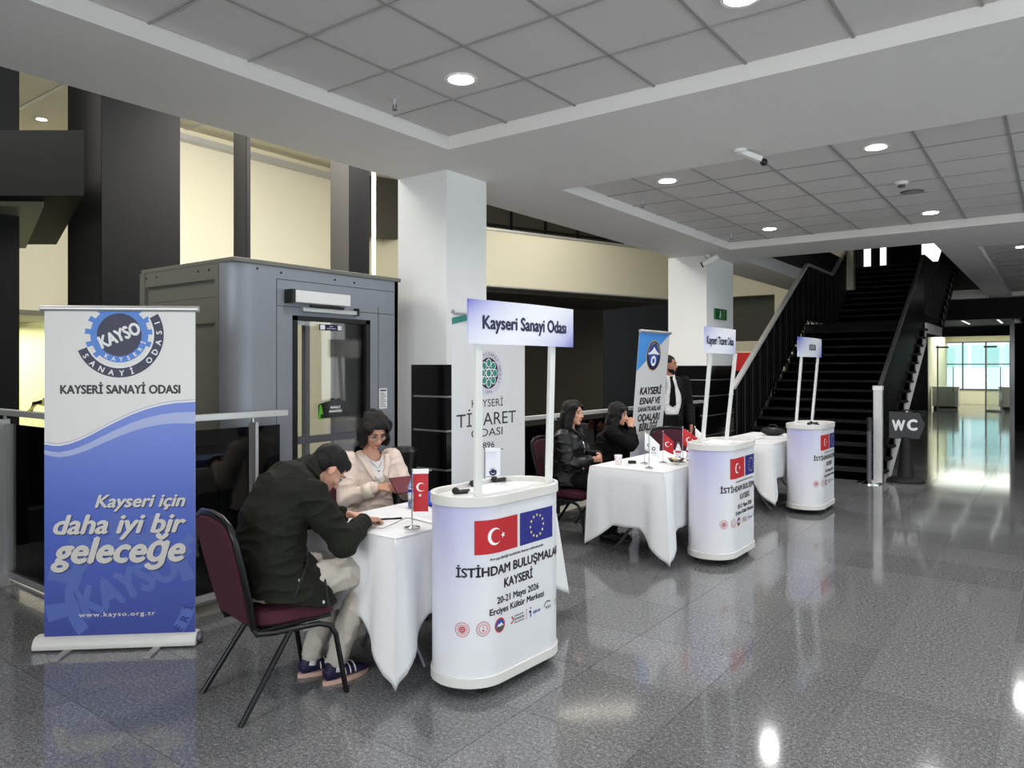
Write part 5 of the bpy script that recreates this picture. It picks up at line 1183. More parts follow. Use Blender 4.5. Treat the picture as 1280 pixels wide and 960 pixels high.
bottle(-2.72, 6.16, ZT, 'small bottle with red label behind the candy bowl, left one', 'frame_dark', 'flag_red', 0.17); bottle(-2.66, 6.26, ZT, 'small bottle with red label behind the candy bowl, right one', 'frame_dark', 'flag_red', 0.17)
# table 3
sheet(-2.95, 8.75, ZT, 15, 0.21, 0.3, 'white forms on the farthest table, left sheet', th=0.004, lines=True); sheet(-2.72, 8.9, ZT, -20, 0.21, 0.3, 'white forms on the farthest table, right sheet', th=0.003, lines=True)
t = thing('handbag', 'small black bag on the farthest table', 'bag', (-2.83, 9.22, ZT), 0.2)
m1 = MB(); m1.sphere((0, 0, 0.05), (0.14, 0.09, 0.055), 18, 10); m1.build('body', 'black_leather', t, smooth=True); m1 = MB(); m1.tube([(-0.06, 0, 0.09), (-0.03, 0, 0.13), (0.03, 0, 0.13), (0.06, 0, 0.09)], 0.008, 6); m1.build('handle', 'black_leather', t, smooth=True)
# objects beyond the left railing
t = thing('exhibition_panel', 'white exhibition panel lettered RNELL behind the left railing', 'panel', (-10.7, 4.3, 0), math.radians(55))
m1 = MB(); m1.box(-1.0, 1.0, -0.02, 0.02, 0.45, 0.80); pb = m1.build('board', 'print_grey', t); m1 = MB(); put_text(m1, 'CORNELL', lambda a, b: (a, -0.022, b), -0.06, 0.69, width=0.95, cap=0.11, bold=0.03); m1.build('lettering', 'ink_black', pb, fix=False)
for sx in (-0.9, 0.9): m1 = MB(); m1.box(sx - 0.02, sx + 0.02, -0.02, 0.02, -1.2, 0.45); m1.build('leg', 'black_metal', t)
t = thing('equipment_rack', 'white control box with dark dials on a black stand behind the left railing', 'equipment', (-8.6, 3.05, -1.2), 0.9)
m1 = MB(); m1.box(-0.16, 0.16, -0.1, 0.1, 1.2, 1.75); m1.build('control_box', 'print_grey', t, bevel=0.01)
for k in range(4): m1 = MB(); m1.cyl((-0.06 + 0.12 * (k % 2), -0.101, 1.35 + 0.17 * (k // 2)), (-0.06 + 0.12 * (k % 2), -0.12, 1.35 + 0.17 * (k // 2)), 0.03, n=14); m1.build('dial', 'black_plastic', t)
m1 = MB(); m1.bar((0, 0, 0), (0, 0, 1.2), 0.06, 0.06); m1.build('stand', 'black_metal', t)
for a in (-0.4, 0.4): m1 = MB(); m1.bar((0, 0, 1.0), (a, 0.2, 0), 0.04, 0.04); m1.build('brace', 'black_metal', t)
t = thing('cable_bundle', 'bundle of yellow and black cable tied on the left handrail', 'cable', (-5.65, 2.14, 1.292))
for k, mm in ((0, 'star_yellow'), (1, 'black_rubber'), (2, 'black_rubber')):
    m1 = MB(); m1.tube([(-0.12, 0.01 * k, 0.0), (-0.06, 0.01, 0.03 + 0.015 * k), (0.02, -0.01 * k, 0.06), (0.10, 0.01, 0.05 + 0.015 * k), (0.13, 0.0, 0.09)], 0.009, 6); m1.build('cable', mm, t, smooth=True)

# ------------------------------------------------------------------ people
class Blob(MB):
    X = None
    def P(s, p): p = Vector(p); return s.X @ p if s.X else p
    def RR(s): return s.X.to_3x3() if s.X else Matrix.Identity(3)
    def cap(s, p0, p1, r0, r1=None, n=14):
        r1 = r0 if r1 is None else r1; p0, p1 = s.P(p0), s.P(p1)
        s.cyl(p0, p1, r0, r1, n); s.sphere(p0, r0, n, 9); s.sphere(p1, r1, n, 9); return s
    def chain(s, pts, rs):
        for a, b, r, q in zip(pts, pts[1:], rs, rs[1:]): s.cap(a, b, r, q)
        return s
    def ell(s, c, r, R=None): R = R or Matrix.Identity(3); return s.sphere(s.P(c), tuple(r), 20, 14, s.RR() @ R)
    def loft(s, secs, wide=(1, 0, 0), n=24):
        """secs: (x,y,z,half width,half depth)"""
        pts = [s.P(q[:3]) for q in secs]; W = (s.RR() @ Vector(wide)).normalized(); vs = []
        for i, p in enumerate(pts):
            d = (pts[min(i + 1, len(pts) - 1)] - pts[max(i - 1, 0)]).normalized(); w_ = (W - d * W.dot(d)).normalized(); e = w_.cross(d)
            for k in range(n): a = 2 * PI * k / n; vs.append(p + w_ * secs[i][3] * math.cos(a) + e * secs[i][4] * math.sin(a))
        m = len(pts); fs = [(j * n + k, j * n + (k + 1) % n, (j + 1) * n + (k + 1) % n, (j + 1) * n + k) for j in range(m - 1) for k in range(n)]
        fs += [tuple(range(n - 1, -1, -1)), tuple(range((m - 1) * n, m * n))]; return s.add(vs, fs)
    def fuse(s, name, mt, parent, voxel=0.006, it=4, disp=None, cut=None, local=None, thick=0.0):
        me = bpy.data.meshes.new(name); me.from_pydata(s.v, [], s.f)
        bm = bmesh.new(); bm.from_mesh(me); bmesh.ops.recalc_face_normals(bm, faces=bm.faces); bm.to_mesh(me); bm.free()
        o = bpy.data.objects.new(name, me); COL.objects.link(o)
        r = o.modifiers.new('r', 'REMESH'); r.mode = 'VOXEL'; r.voxel_size = voxel
        if it: sm = o.modifiers.new('s', 'SMOOTH'); sm.iterations = it; sm.factor = 0.5
        dg = bpy.context.evaluated_depsgraph_get(); m2 = bpy.data.meshes.new_from_object(o.evaluated_get(dg)); o.modifiers.clear(); o.data = m2; bpy.data.meshes.remove(me); m2.name = name
        n = len(m2.vertices); co_ = np.empty(n * 3); m2.vertices.foreach_get('co', co_); co_ = co_.reshape(-1, 3)
        if disp:
            no = np.empty(n * 3); m2.vertices.foreach_get('normal', no); no = no.reshape(-1, 3)
            co_ = disp(co_, no); m2.vertices.foreach_set('co', co_.ravel())
        if cut:
            bm = bmesh.new(); bm.from_mesh(m2); bm.verts.ensure_lookup_table()
            dead = [v for v in bm.verts if cut(v.co)]; bmesh.ops.delete(bm, geom=dead, context='VERTS'); bm.to_mesh(m2); bm.free()
        m2.materials.clear(); m2.materials.append(M[mt]); m2.polygons.foreach_set('use_smooth', [True] * len(m2.polygons)); m2.update()
        if parent: o.parent = parent
        if thick: sd = o.modifiers.new('t', 'SOLIDIFY'); sd.thickness = thick; sd.offset = -1
        return o
def folds(amp, fx=(9, 9, 4), seed=0, amp2=0.0, f2=40):
    def fn(c, n):
        out = c.copy()
        for i in range(len(c)):
            p = c[i]; v = 1 - 2 * abs(noise.noise(Vector((p[0] * fx[0] + seed, p[1] * fx[1], p[2] * fx[2])) + Vector((0, 0, 1)) * 0.6 * noise.noise(Vector(p) * 5)))
            d = amp * (v * v * np.sign(v) - 0.3)
            if amp2: d += amp2 * noise.noise(Vector(p) * f2)
            out[i] = p + n[i] * d
        return out
    return fn
def strands(amp, seed=0, fr=(34, 34, 5)):
    def fn(c, n):
        out = c.copy()
        for i in range(len(c)):
            p = c[i]; q = Vector(p); w_ = noise.noise(q * 7 + Vector((seed, 0, 0))) * 0.5
            v = noise.noise(Vector((p[0] * fr[0] + w_ * 3, p[1] * fr[1] + seed, p[2] * fr[2]))); out[i] = p + n[i] * (amp * v + amp * 0.9 * noise.noise(q * 14 + Vector((seed, 3, 0))))
        return out
    return fn
def headX(c, yaw=0, pitch=0, roll=0):
    return Matrix.Translation(Vector(c)) @ Matrix.Rotation(math.radians(yaw), 4, 'Z') @ Matrix.Rotation(math.radians(-pitch), 4, 'X') @ Matrix.Rotation(math.radians(roll), 4, 'Y')
def head_skin(B, X, s=1.0, male=True):
    B.X = X; k = s
    def e(c, r, R=None): B.ell([a * k for a in c], [a * k for a in r], R)
    e((0, -0.014, 0.032), (0.074, 0.093, 0.083)); e((0, 0.022, -0.025), (0.062, 0.066, 0.085)); e((0, 0.018, -0.06), (0.052 if male else 0.046, 0.058, 0.05))
    e((0, 0.058, -0.092), (0.026 if male else 0.021, 0.024, 0.022))
    B.cap((0, 0.080 * k, 0.012 * k), (0, 0.103 * k, -0.028 * k), 0.008 * k, 0.0125 * k)
    for sx in (-1, 1):
        e((sx * 0.011, 0.093, -0.034), (0.009, 0.010, 0.008)); e((sx * 0.034, 0.058, -0.022), (0.026, 0.026, 0.026)); e((sx * 0.028, 0.074, 0.028), (0.026, 0.012, 0.009))
        e((sx * 0.076, -0.008, -0.006), (0.007, 0.017, 0.030), Matrix.Rotation(sx * -0.25, 3, 'Z'))
    e((0, 0.080, -0.060), (0.023, 0.013, 0.006)); e((0, 0.079, -0.070), (0.019, 0.012, 0.006))
    B.X = None
def face_disp(X, k=1.0):
    Xi = X.inverted(); A = np.array(Xi)
    Rm = np.array(X.to_3x3())
    def fn(c, n):
        loc = c @ A[:3, :3].T + A[:3, 3]; d = np.zeros_like(c)
        for cc, r, amt in (((0.032, 0.088, 0.004), 0.017, -0.010), ((-0.032, 0.088, 0.004), 0.017, -0.010), ((0, 0.09, -0.0645), 0.006, -0.003), ((0.0, 0.08, -0.079), 0.014, -0.004)):
            q = loc / k - np.array(cc); g_ = np.exp(-(q ** 2).sum(1) / r ** 2); d += g_[:, None] * (Rm @ np.array([0, 1, 0]))[None, :] * amt * k
        return c + d
    return fn
def face_parts(X, body, k=1.0, lips='lips', brow='hair_black'):
    for sx in (-1, 1):
        b_ = MB(); b_.sphere(X @ (Vector((sx * 0.032, 0.072, 0.003)) * k), 0.0125 * k, 14, 10); ey = b_.build('eye', 'eye_white', body, smooth=True)
        b_ = MB(); b_.sphere(X @ (Vector((sx * 0.0325, 0.0805, 0.002)) * k), 0.0058 * k, 12, 8); b_.build('iris', 'iris', ey, smooth=True)
        b_ = MB(); b_.tube([X @ (Vector((sx * a, y, z)) * k) for a, y, z in ((0.047, 0.073, 0.007), (0.032, 0.0825, 0.013), (0.018, 0.080, 0.006))], 0.0022 * k, 6); b_.build('eyelid', brow, body, smooth=True)
        b_ = MB(); b_.tube([X @ (Vector((sx * a, y, z)) * k) for a, y, z in ((0.052, 0.070, 0.026), (0.036, 0.0855, 0.034), (0.016, 0.090, 0.029))], [0.0018 * k, 0.0036 * k, 0.003 * k], 6); b_.build('eyebrow', brow, body, smooth=True)
    b_ = MB(); b_.sphere(X @ (Vector((0, 0.0865, -0.0605)) * k), (0.021 * k, 0.008 * k, 0.0045 * k), 16, 8, X.to_3x3()); b_.sphere(X @ (Vector((0, 0.0855, -0.069)) * k), (0.017 * k, 0.008 * k, 0.005 * k), 16, 8, X.to_3x3()); b_.build('lips', lips, body, smooth=True)
def hand(B, w_, k, n, s_, curl=0.35, sc=1.0, spread=1.0, thumb=0.5):
    w_ = Vector(w_); k = Vector(k).normalized(); n = Vector(n); n = (n - k * n.dot(k)).normalized(); s_ = Vector(s_); s_ = (s_ - k * s_.dot(k) - n * s_.dot(n)).normalized()
    off = [0.029, 0.0095, -0.010, -0.029]; L_ = [0.072, 0.080, 0.074, 0.058]; rr = [0.0088, 0.009, 0.0085, 0.0075]
    B.cap(w_ - k * 0.03 * sc, w_ + k * 0.02 * sc, 0.024 * sc, 0.022 * sc)
    for o_, l_, r_ in zip(off, L_, rr):
        kn = w_ + (k * (0.088 - abs(o_ - 0.005) * 0.25) + s_ * o_) * sc; B.cap(w_ + (k * 0.012 + s_ * o_ * 0.55) * sc, kn, 0.014 * sc, 0.0115 * sc)
        a = 0; p = kn; d0 = (k + s_ * o_ * 2.2 * spread).normalized()
        for f, c_ in zip((0.45, 0.31, 0.24), (0.9, 1.1, 0.8)):
            a += curl * c_; d = d0 * math.cos(a) + n * math.sin(a); q = p + d * l_ * f * sc; B.cap(p, q, r_ * sc, r_ * 0.92 * sc, 10); p = q
    b0 = w_ + (k * 0.022 + s_ * 0.020) * sc; d = (k * 0.75 + s_ * thumb + n * 0.35).normalized(); p1 = b0 + d * 0.045 * sc; d2 = (k * 0.95 + s_ * thumb * 0.35 + n * 0.4).normalized()
    B.cap(b0, p1, 0.015 * sc, 0.0115 * sc); B.cap(p1, p1 + d2 * 0.028 * sc, 0.0105 * sc, 0.0095 * sc); B.cap(p1 + d2 * 0.028 * sc, p1 + d2 * 0.048 * sc, 0.0095 * sc, 0.008 * sc)
def shoe(par, ank, yaw, mat_u='black_leather', mat_s='black_rubber', k=1.0, band=None, flat_z=0.0):
    c, s_ = math.cos(yaw), math.sin(yaw); T_ = Matrix.Translation(Vector((ank[0], ank[1], flat_z))) @ Matrix.Rotation(yaw, 4, 'Z')
    b_ = Blob(); b_.X = T_; b_.loft([(0, -0.065*k, 0.045, 0.030, 0.030), (0, -0.02, 0.055, 0.036, 0.042), (0, 0.04, 0.05, 0.038, 0.036), (0, 0.11*k, 0.038, 0.045, 0.024), (0, 0.165*k, 0.03, 0.040, 0.018), (0, 0.19*k, 0.027, 0.025, 0.012)]); b_.cap((0, -0.025, 0.05), (0, -0.02, 0.10), 0.038, 0.036)
    sh = b_.fuse('shoe', mat_u, par, 0.006, 3)
    b_ = Blob(); b_.X = T_; pts = []
    for i in range(24):
        a = 2 * PI * i / 24; y = 0.06 + 0.14 * k * math.sin(a); wd = 0.042 + 0.008 * math.sin((y) * 18); pts.append((wd * math.cos(a), y))
    b_.prism(pts, 0.0, 0.022, lambda p, q, t: tuple(T_ @ Vector((p, q, t)))); b_.build('sole', mat_s, sh, smooth=False)
    if band:
        for yy in (0.03, 0.06, 0.09):
            b_ = MB(); b_.tube([T_ @ Vector((0.043 * math.cos(a), yy, 0.035 + 0.045 * math.sin(a))) for a in [PI * i / 8 for i in range(9)]], 0.0035, 6); b_.build('lace', band, sh, smooth=True)
def lapels(jk, zs, wfun, wid, mt, up_=0.005, off=(0, 0)):
    bpy.context.view_layer.update(); me = jk.data
    from mathutils.bvhtree import BVHTree
    bvh = BVHTree.FromPolygons([v.co.copy() for v in me.vertices], [tuple(p.vertices) for p in me.polygons])
    for sx in (-1, 1):
        b_ = MB(); vs = []; n = len(zs); m_ = 5
        for i, z in enumerate(zs):
            t = i / (n - 1); x0 = wfun(z) - 0.006; wd = wid(t)
            for j in range(m_):
                x = x0 + wd * j / (m_ - 1); h = bvh.ray_cast(Vector((sx * x + off[0], 0.8, z)), Vector((0, -1, 0)))
                y = h[0].y if h[0] is not None else (vs[-1][1] if vs else 0.1)
                vs.append((sx * x + off[0], y + up_, z + 0.012 * j / (m_ - 1)))
        fs = [(i * m_ + j, i * m_ + j + 1, (i + 1) * m_ + j + 1, (i + 1) * m_ + j) for i in range(n - 1) for j in range(m_ - 1)]
        b_.add(vs, fs); o = b_.build('lapel', mt, jk, smooth=True, fix=False); sd = o.modifiers.new('t', 'SOLIDIFY'); sd.thickness = 0.006; sd.offset = 0
def sit_legs(B, hips, knees, ankles, r=(0.085, 0.062, 0.045), grow=0.0):
    for h, k_, a in zip(hips, knees, ankles): B.chain([h, ((h[0] + k_[0]) / 2, (h[1] + k_[1]) / 2, (h[2] + k_[2]) / 2 + 0.005), k_], [r[0] + grow, r[0] * 0.93 + grow, r[1] + grow]); B.chain([k_, ((k_[0] + a[0]) / 2, (k_[1] + a[1]) / 2 - 0.012, (k_[2] + a[2]) / 2), a], [r[1] + grow, r[1] * 0.88 + grow, r[2] + grow])
def shrink(secs, d): return [(x, y, z, w_ - d, e - d) for x, y, z, w_, e in secs]
def person(label, loc, rz, group=None): return dict(label=label, loc=loc, rz=math.radians(rz))
def finish(o, p): o.location = (p['loc'][0], p['loc'][1], 0); o.rotation_euler = (0, 0, p['rz']); tag(o, p['label'], 'person'); return o

# --- man in the olive jacket, writing
P1 = person('man in an olive jacket and pale trousers bent over the nearest table, writing', (-3.10, 2.235), -11)
X = headX((0.0, 0.285, 1.07), -6, 50)
sp = [(0, -0.03, 0.50, 0.165, 0.13), (0, -0.05, 0.60, 0.165, 0.13), (0, -0.055, 0.72, 0.155, 0.12), (0, -0.005, 0.86, 0.17, 0.12), (0, 0.065, 0.985, 0.18, 0.11), (0, 0.14, 1.035, 0.14, 0.085), (0, 0.18, 1.05, 0.07, 0.06)]
arms = [[(0.175, 0.105, 0.97), (0.25, 0.235, 0.735), (0.125, 0.43, 0.806)], [(-0.175, 0.105, 0.975), (-0.27, 0.26, 0.775), (-0.075, 0.43, 0.806)]]
hips = [(0.09, 0.0, 0.545), (-0.09, 0.0, 0.545)]; kn = [(0.105, 0.475, 0.535), (-0.125, 0.455, 0.53)]; an = [(0.085, 0.285, 0.11), (-0.075, 0.235, 0.11)]
B = Blob(); B.loft(shrink(sp, 0.03)); head_skin(B, X); B.cap((0, 0.145, 1.02), X @ Vector((0, -0.03, -0.05)), 0.056, 0.054)
for a in arms: B.chain(a, [0.045, 0.036, 0.026])
sit_legs(B, hips, kn, an, (0.07, 0.05, 0.035))
hand(B, arms[0][2], (-0.45, 0.85, -0.12), (0, 0, -1), (-1, 0, 0), 0.22); hand(B, arms[1][2], (0.35, 0.9, -0.12), (0.3, 0, -1), (1, 0, 0), 0.45)
body = B.fuse('person', 'skin', None, 0.0048, 3, face_disp(X)); finish(body, P1); face_parts(X, body)
B = Blob(); B.X = X; B.ell((0, -0.022, 0.044), (0.081, 0.099, 0.083)); B.ell((0, -0.055, 0.0), (0.074, 0.058, 0.075)); B.ell((0, 0.045, 0.078), (0.056, 0.04, 0.035)); B.X = None
Xi = X.inverted()
B.fuse('hair', 'hair_black', body, 0.005, 3, strands(0.0035, 2), cut=lambda c: (lambda q: (q.y > 0.055 and q.z < 0.055) or (q.z < 0.02 and q.y > 0.0) or q.z < -0.065)(Xi @ c), thick=0.004)
B = Blob(); jk = [(0, 0.05, 0.39, 0.25, 0.255), (0, 0.035, 0.50, 0.238, 0.235), (0, -0.01, 0.60, 0.215, 0.19), (0, -0.035, 0.72, 0.20, 0.16), (0, -0.005, 0.86, 0.205, 0.155), (0, 0.055, 0.98, 0.205, 0.14), (0, 0.12, 1.045, 0.165, 0.11), (0, 0.15, 1.06, 0.10, 0.085)]
B.loft(jk)
for a in arms: B.chain([a[0], [(a[0][i] + a[1][i]) / 2 for i in range(3)], a[1], [a[1][i] * 0.4 + a[2][i] * 0.6 for i in range(3)], [a[1][i] * 0.08 + a[2][i] * 0.92 for i in range(3)]], [0.088, 0.076, 0.066, 0.052, 0.044])
B.cap((0, 0.155, 1.065), (0, 0.175, 1.08), 0.082, 0.074)
jko = B.fuse('jacket', 'olive_jacket', body, 0.007, 7, folds(0.011, (6, 6, 16), 3, 0.0025, 30), cut=lambda c: c.z < 0.525 - (c.y + 0.2) * 0.25 or (c.z < 0.56 and c.x < 0.14 and c.y > 0.1), thick=0.006)
b_ = MB(); nb = Vector((0, 0.75, 0.66)).normalized(); ctr = Vector((0, 0.168, 1.075)); b_.tube([ctr + Vector((math.cos(a) * 0.076, 0, 0)) + Vector((0, -0.66, 0.75)).normalized() * math.sin(a) * 0.072 for a in [2 * PI * i / 20 for i in range(20)]], 0.013, 8, closed=True); b_.build('collar', 'olive_jacket', jko, smooth=True)
def onbody(ob, x, y, z, d):  # nearest surface point and normal on a garment, local coordinates
    from mathutils.bvhtree import BVHTree
    if 'bv' not in onbody.__dict__: onbody.bv = {}
    if ob.name not in onbody.bv: onbody.bv[ob.name] = BVHTree.FromPolygons([v.co.copy() for v in ob.data.vertices], [tuple(p.vertices) for p in ob.data.polygons])
    h = onbody.bv[ob.name].ray_cast(Vector((x, y, z)), Vector(d)); return (h[0], h[1]) if h[0] is not None else (Vector((x, y, z)) + Vector(d) * 0.5, -Vector(d))
for y, z in ((0.055, 0.66), (0.02, 0.59), (0.165, 0.56), (0.14, 0.465)):
    h, nn = onbody(jko, 0.8, y, z, (-1, 0, 0)); b_ = MB(); b_.cyl(h - nn * 0.002, h + nn * 0.004, 0.0085, n=12); b_.build('snap_button', 'chrome', jko, smooth=True)
pts = [onbody(jko, 0.8, 0.10 - 0.12 * t, 0.70 - 0.18 * t, (-1, 0, 0))[0] + Vector((0.003, 0, 0)) for t in [i / 8 for i in range(9)]]
b_ = MB(); b_.tube(pts, 0.006, 6); b_.build('pocket_flap', 'black_cord', jko, smooth=True)
pts = [onbody(jko, 0.8, 0.17 - 0.0 * t, 0.66 - 0.22 * t, (-1, 0, 0))[0] + Vector((0.003, 0, 0)) for t in [i / 10 for i in range(11)]]
b_ = MB(); b_.tube(pts, 0.006, 6); b_.build('zip_edge', 'black_cord', jko, smooth=True)
B = Blob(); B.loft([(0, -0.035, 0.50, 0.175, 0.145), (0, -0.04, 0.60, 0.165, 0.135)]); sit_legs(B, hips, kn, an, (0.088, 0.068, 0.05), 0.006)
tr = B.fuse('trousers', 'stone_trousers', body, 0.007, 5, folds(0.008, (14, 10, 14), 8), cut=lambda c: c.z < 0.085)
h, nn = onbody(tr, 0.8, -0.08, 0.535, (-1, 0, 0)); b_ = MB(); b_.prism([(-0.025, -0.012), (0.02, -0.015), (0.03, 0.012)], 0, 0.004, lambda p, q, t: (h.x + t, h.y + p, h.z + q)); b_.build('pocket_patch', 'bottle_blue', tr)
b_ = MB(); b_.tube([(0.172 * math.cos(a), -0.04 + 0.142 * math.sin(a), 0.575) for a in [2 * PI * i / 28 for i in range(28)]], 0.012, 6, closed=True); b_.build('belt', 'black_leather', body, smooth=True)
shoe(body, an[0], 0.1, 'shoe_purple', 'shoe_orange', 1.0, 'shoe_white'); shoe(body, an[1], -0.05, 'shoe_purple', 'shoe_orange', 1.0, 'shoe_white')
for j, a in enumerate(an): b_ = MB(); b_.cyl((a[0], a[1] - 0.015, 0.06), (a[0], a[1], 0.13), 0.04, 0.038, 16); b_.build('sock', 'white_shirt', body, smooth=True)

# --- women, seated
def woman(label, loc, rz, X, sp, arms, hands, hair_fn, jm, jsecs, jr, trm, kn, an, vopen=None, skin='skin', shoe_m='black_leather', fold=0.008, collar=None, hairm='hair_black', curl=0.004, voxel=0.0055):
    P_ = person(label, loc, rz); B = Blob(); B.loft(shrink(sp, 0.028)); head_skin(B, X, 0.95, False); top = sp[-1]; B.cap((top[0], top[1], top[2] - 0.02), X @ Vector((0, -0.02, -0.06)), 0.046, 0.046)
    B.loft([(0, top[1] - 0.0, top[2] - 0.16, 0.12, 0.085), (0, top[1], top[2] - 0.05, 0.10, 0.07), (0, top[1], top[2], 0.055, 0.05)])
    for a in arms: B.chain(a, [0.038, 0.031, 0.023])
    hips = [(0.085, 0.0, 0.55), (-0.085, 0.0, 0.55)]; sit_legs(B, hips, kn, an, (0.07, 0.045, 0.032))
    for a, hd_ in zip(arms, hands): hand(B, a[2], *hd_, sc=0.92)
    body = B.fuse('person', skin, None, voxel, 3, face_disp(X, 0.95)); finish(body, P_); face_parts(X, body, 0.95)
    hair_fn(X, body)
    B = Blob(); B.loft(jsecs)
    for a in arms:
        m_ = lambda p, q, t: [p[i] + (q[i] - p[i]) * t for i in range(3)]
        B.chain([a[0], m_(a[0], a[1], 0.5), a[1], m_(a[1], a[2], 0.5), m_(a[1], a[2], 0.86)], jr)
    jo = B.fuse('jacket', jm, body, 0.007, 6, folds(fold, (8, 8, 14), loc[1], 0.0015, 40), cut=vopen, thick=0.006)
    B = Blob(); B.loft([(0, -0.0, 0.50, 0.17, 0.14), (0, -0.0, 0.60, 0.155, 0.13)]); sit_legs(B, hips, kn, an, (0.082, 0.06, 0.042), 0.008)
    B.fuse('trousers', trm, body, 0.009, 4, None, cut=lambda c: c.z < 0.07)
    for a in an: shoe(body, a, 0.0, shoe_m, 'black_rubber', 0.92)
    return body, jo
def seat_sp(f=0.0, top=1.03, lean=0.0): 
    return [(0, -0.02, 0.50, 0.17, 0.14), (0, -0.02, 0.60, 0.16, 0.13), (0, -0.015 + lean * 0.3, 0.72, 0.14, 0.11), (0, lean * 0.6, 0.86, 0.155, 0.12), (0, lean, top - 0.09, 0.16, 0.10), (0, lean, top - 0.03, 0.11, 0.075), (0, lean, top, 0.055, 0.05)]
def seat_jk(top=1.03, lean=0.0, hem=0.50, g_=0.0):
    return [(0, -0.01, hem, 0.205 + g_, 0.165 + g_), (0, -0.01, 0.60, 0.185 + g_, 0.15 + g_), (0, -0.01 + lean * 0.3, 0.72, 0.16 + g_, 0.13 + g_), (0, 0.005 + lean * 0.6, 0.86, 0.178 + g_, 0.142 + g_), (0, lean, top - 0.09, 0.183 + g_, 0.118 + g_), (0, lean, top - 0.035, 0.14, 0.09), (0, lean, top - 0.005, 0.075, 0.068)]
def bob(X, body):
    B = Blob(); B.X = X
    B.ell((0, -0.02, 0.045), (0.092, 0.108, 0.088)); B.ell((0, -0.07, -0.02), (0.088, 0.062, 0.09))
    for sx in (-1, 1): B.ell((sx * 0.078, -0.015, -0.035), (0.030, 0.062, 0.085)); B.ell((sx * 0.066, 0.035, 0.055), (0.034, 0.045, 0.040), Matrix.Rotation(sx * 0.5, 3, 'Z')); B.ell((sx * 0.088, 0.02, -0.06), (0.022, 0.035, 0.045))
    B.X = None; Xi = X.inverted()
    B.fuse('hair', 'hair_brown', body, 0.0055, 3, strands(0.014, 5, (22, 22, 14)), cut=lambda c: (lambda q: q.y > 0.05 and abs(q.x) < 0.052 and q.z < 0.062)(Xi @ c), thick=0.006)
def long_hair(drop, side=0.0):
    def fn(X, body):
        B = Blob(); B.X = X; B.ell((0, -0.02, 0.042), (0.086, 0.103, 0.086)); B.ell((0, -0.065, -0.03), (0.084, 0.058, 0.10))
        for sx in (-1, 1): B.ell((sx * 0.070, 0.0, 0.0), (0.026, 0.058, 0.08)); B.ell((sx * 0.055, 0.045, 0.058), (0.034, 0.040, 0.035), Matrix.Rotation(sx * 0.6, 3, 'Z')); B.ell((sx * 0.080, 0.0, -0.075), (0.026, 0.045, 0.07))
        B.loft([(0, -0.07, 0.0, 0.088, 0.05), (0.0, -0.078, -0.10, 0.100, 0.05), (side * 0.5, -0.08, -0.10 - drop * 0.5, 0.108, 0.046), (side, -0.085, -0.10 - drop, 0.085, 0.03)])
        for sx in (-1, 1): B.loft([(sx * 0.080, -0.01, -0.05, 0.022, 0.045), (sx * 0.092, 0.0, -0.12, 0.026, 0.045), (sx * 0.094, 0.0, -0.10 - drop * 0.6, 0.018, 0.03)])
        B.X = None; Xi = X.inverted()
        B.fuse('hair', 'hair_black', body, 0.006, 3, strands(0.007, 9 + drop * 10, (30, 30, 4)), cut=lambda c: (lambda q: q.y > 0.028 and abs(q.x) < 0.062 and q.z < 0.064)(Xi @ c), thick=0.006)
    return fn
# woman in the beige blazer
X = headX((0.0, 0.07, 1.165), -4, 30, 3)
sp = seat_sp(); arms = [[(0.165, 0.0, 0.955), (0.225, 0.09, 0.73), (0.085, 0.275, 0.815)], [(-0.165, 0.0, 0.955), (-0.225, 0.11, 0.74), (-0.095, 0.30, 0.82)]]
hands = [((-0.35, 0.85, 0.15), (-0.6, 0.2, -0.6), (-0.3, 0, 1), 0.5), ((0.25, 0.85, 0.10), (0.8, 0.1, -0.3), (0.2, 0, 1), 0.45)]
vw = lambda z: max(0.0, (z - 0.775) * 0.29)
wo, jo = woman('woman with wavy black bob in a beige blazer behind the nearest table', (-3.80, 3.50), -105, X, sp, arms, hands, bob, 'beige_blazer', seat_jk(), [0.080, 0.070, 0.062, 0.053, 0.047], 'dark_trousers',
    [(0.10, 0.42, 0.52), (-0.10, 0.42, 0.52)], [(0.09, 0.40, 0.10), (-0.09, 0.40, 0.10)], vopen=lambda c: (c.y > 0.0 and abs(c.x) < vw(c.z) and c.z > 0.775) or c.z > 1.035)
lapels(jo, [0.785 + 0.02 * i for i in range(12)], vw, lambda t: 0.012 + 0.052 * math.sin(min(1, t * 1.25) * PI * 0.55), 'beige_blazer')
B = Blob(); B.loft([(x, y, z, w_ - 0.012, e - 0.012) for x, y, z, w_, e in seat_jk()[1:6]] + [(0, 0, 1.02, 0.085, 0.068)])
B.fuse('shirt', 'white_shirt', wo, 0.008, 4, folds(0.004, (14, 14, 8), 2), cut=lambda c: (c.y > 0.0 and c.z > 0.965 + 2.2 * c.x * c.x * 6) or c.z > 1.01)
for sx, a in zip((1, -1), arms):
    e_, w_ = Vector(a[1]), Vector(a[2]); b_ = MB(); b_.cyl(e_ + (w_ - e_) * 0.62, e_ + (w_ - e_) * 0.88, 0.056, 0.054, 20, caps=False); o = b_.build('cuff', 'blazer_cuff', jo, smooth=True); sd = o.modifiers.new('t', 'SOLIDIFY'); sd.thickness = 0.006
b_ = MB(); b_.tube([(0.05, 0.045, 1.01), (0.035, 0.10, 0.955), (0.0, 0.128, 0.915), (-0.035, 0.10, 0.955), (-0.05, 0.045, 1.01)], 0.0018, 6); b_.sphere((0, 0.132, 0.908), (0.010, 0.004, 0.013), 12, 8); b_.build('necklace', 'chrome', wo, smooth=True)
b_ = MB()
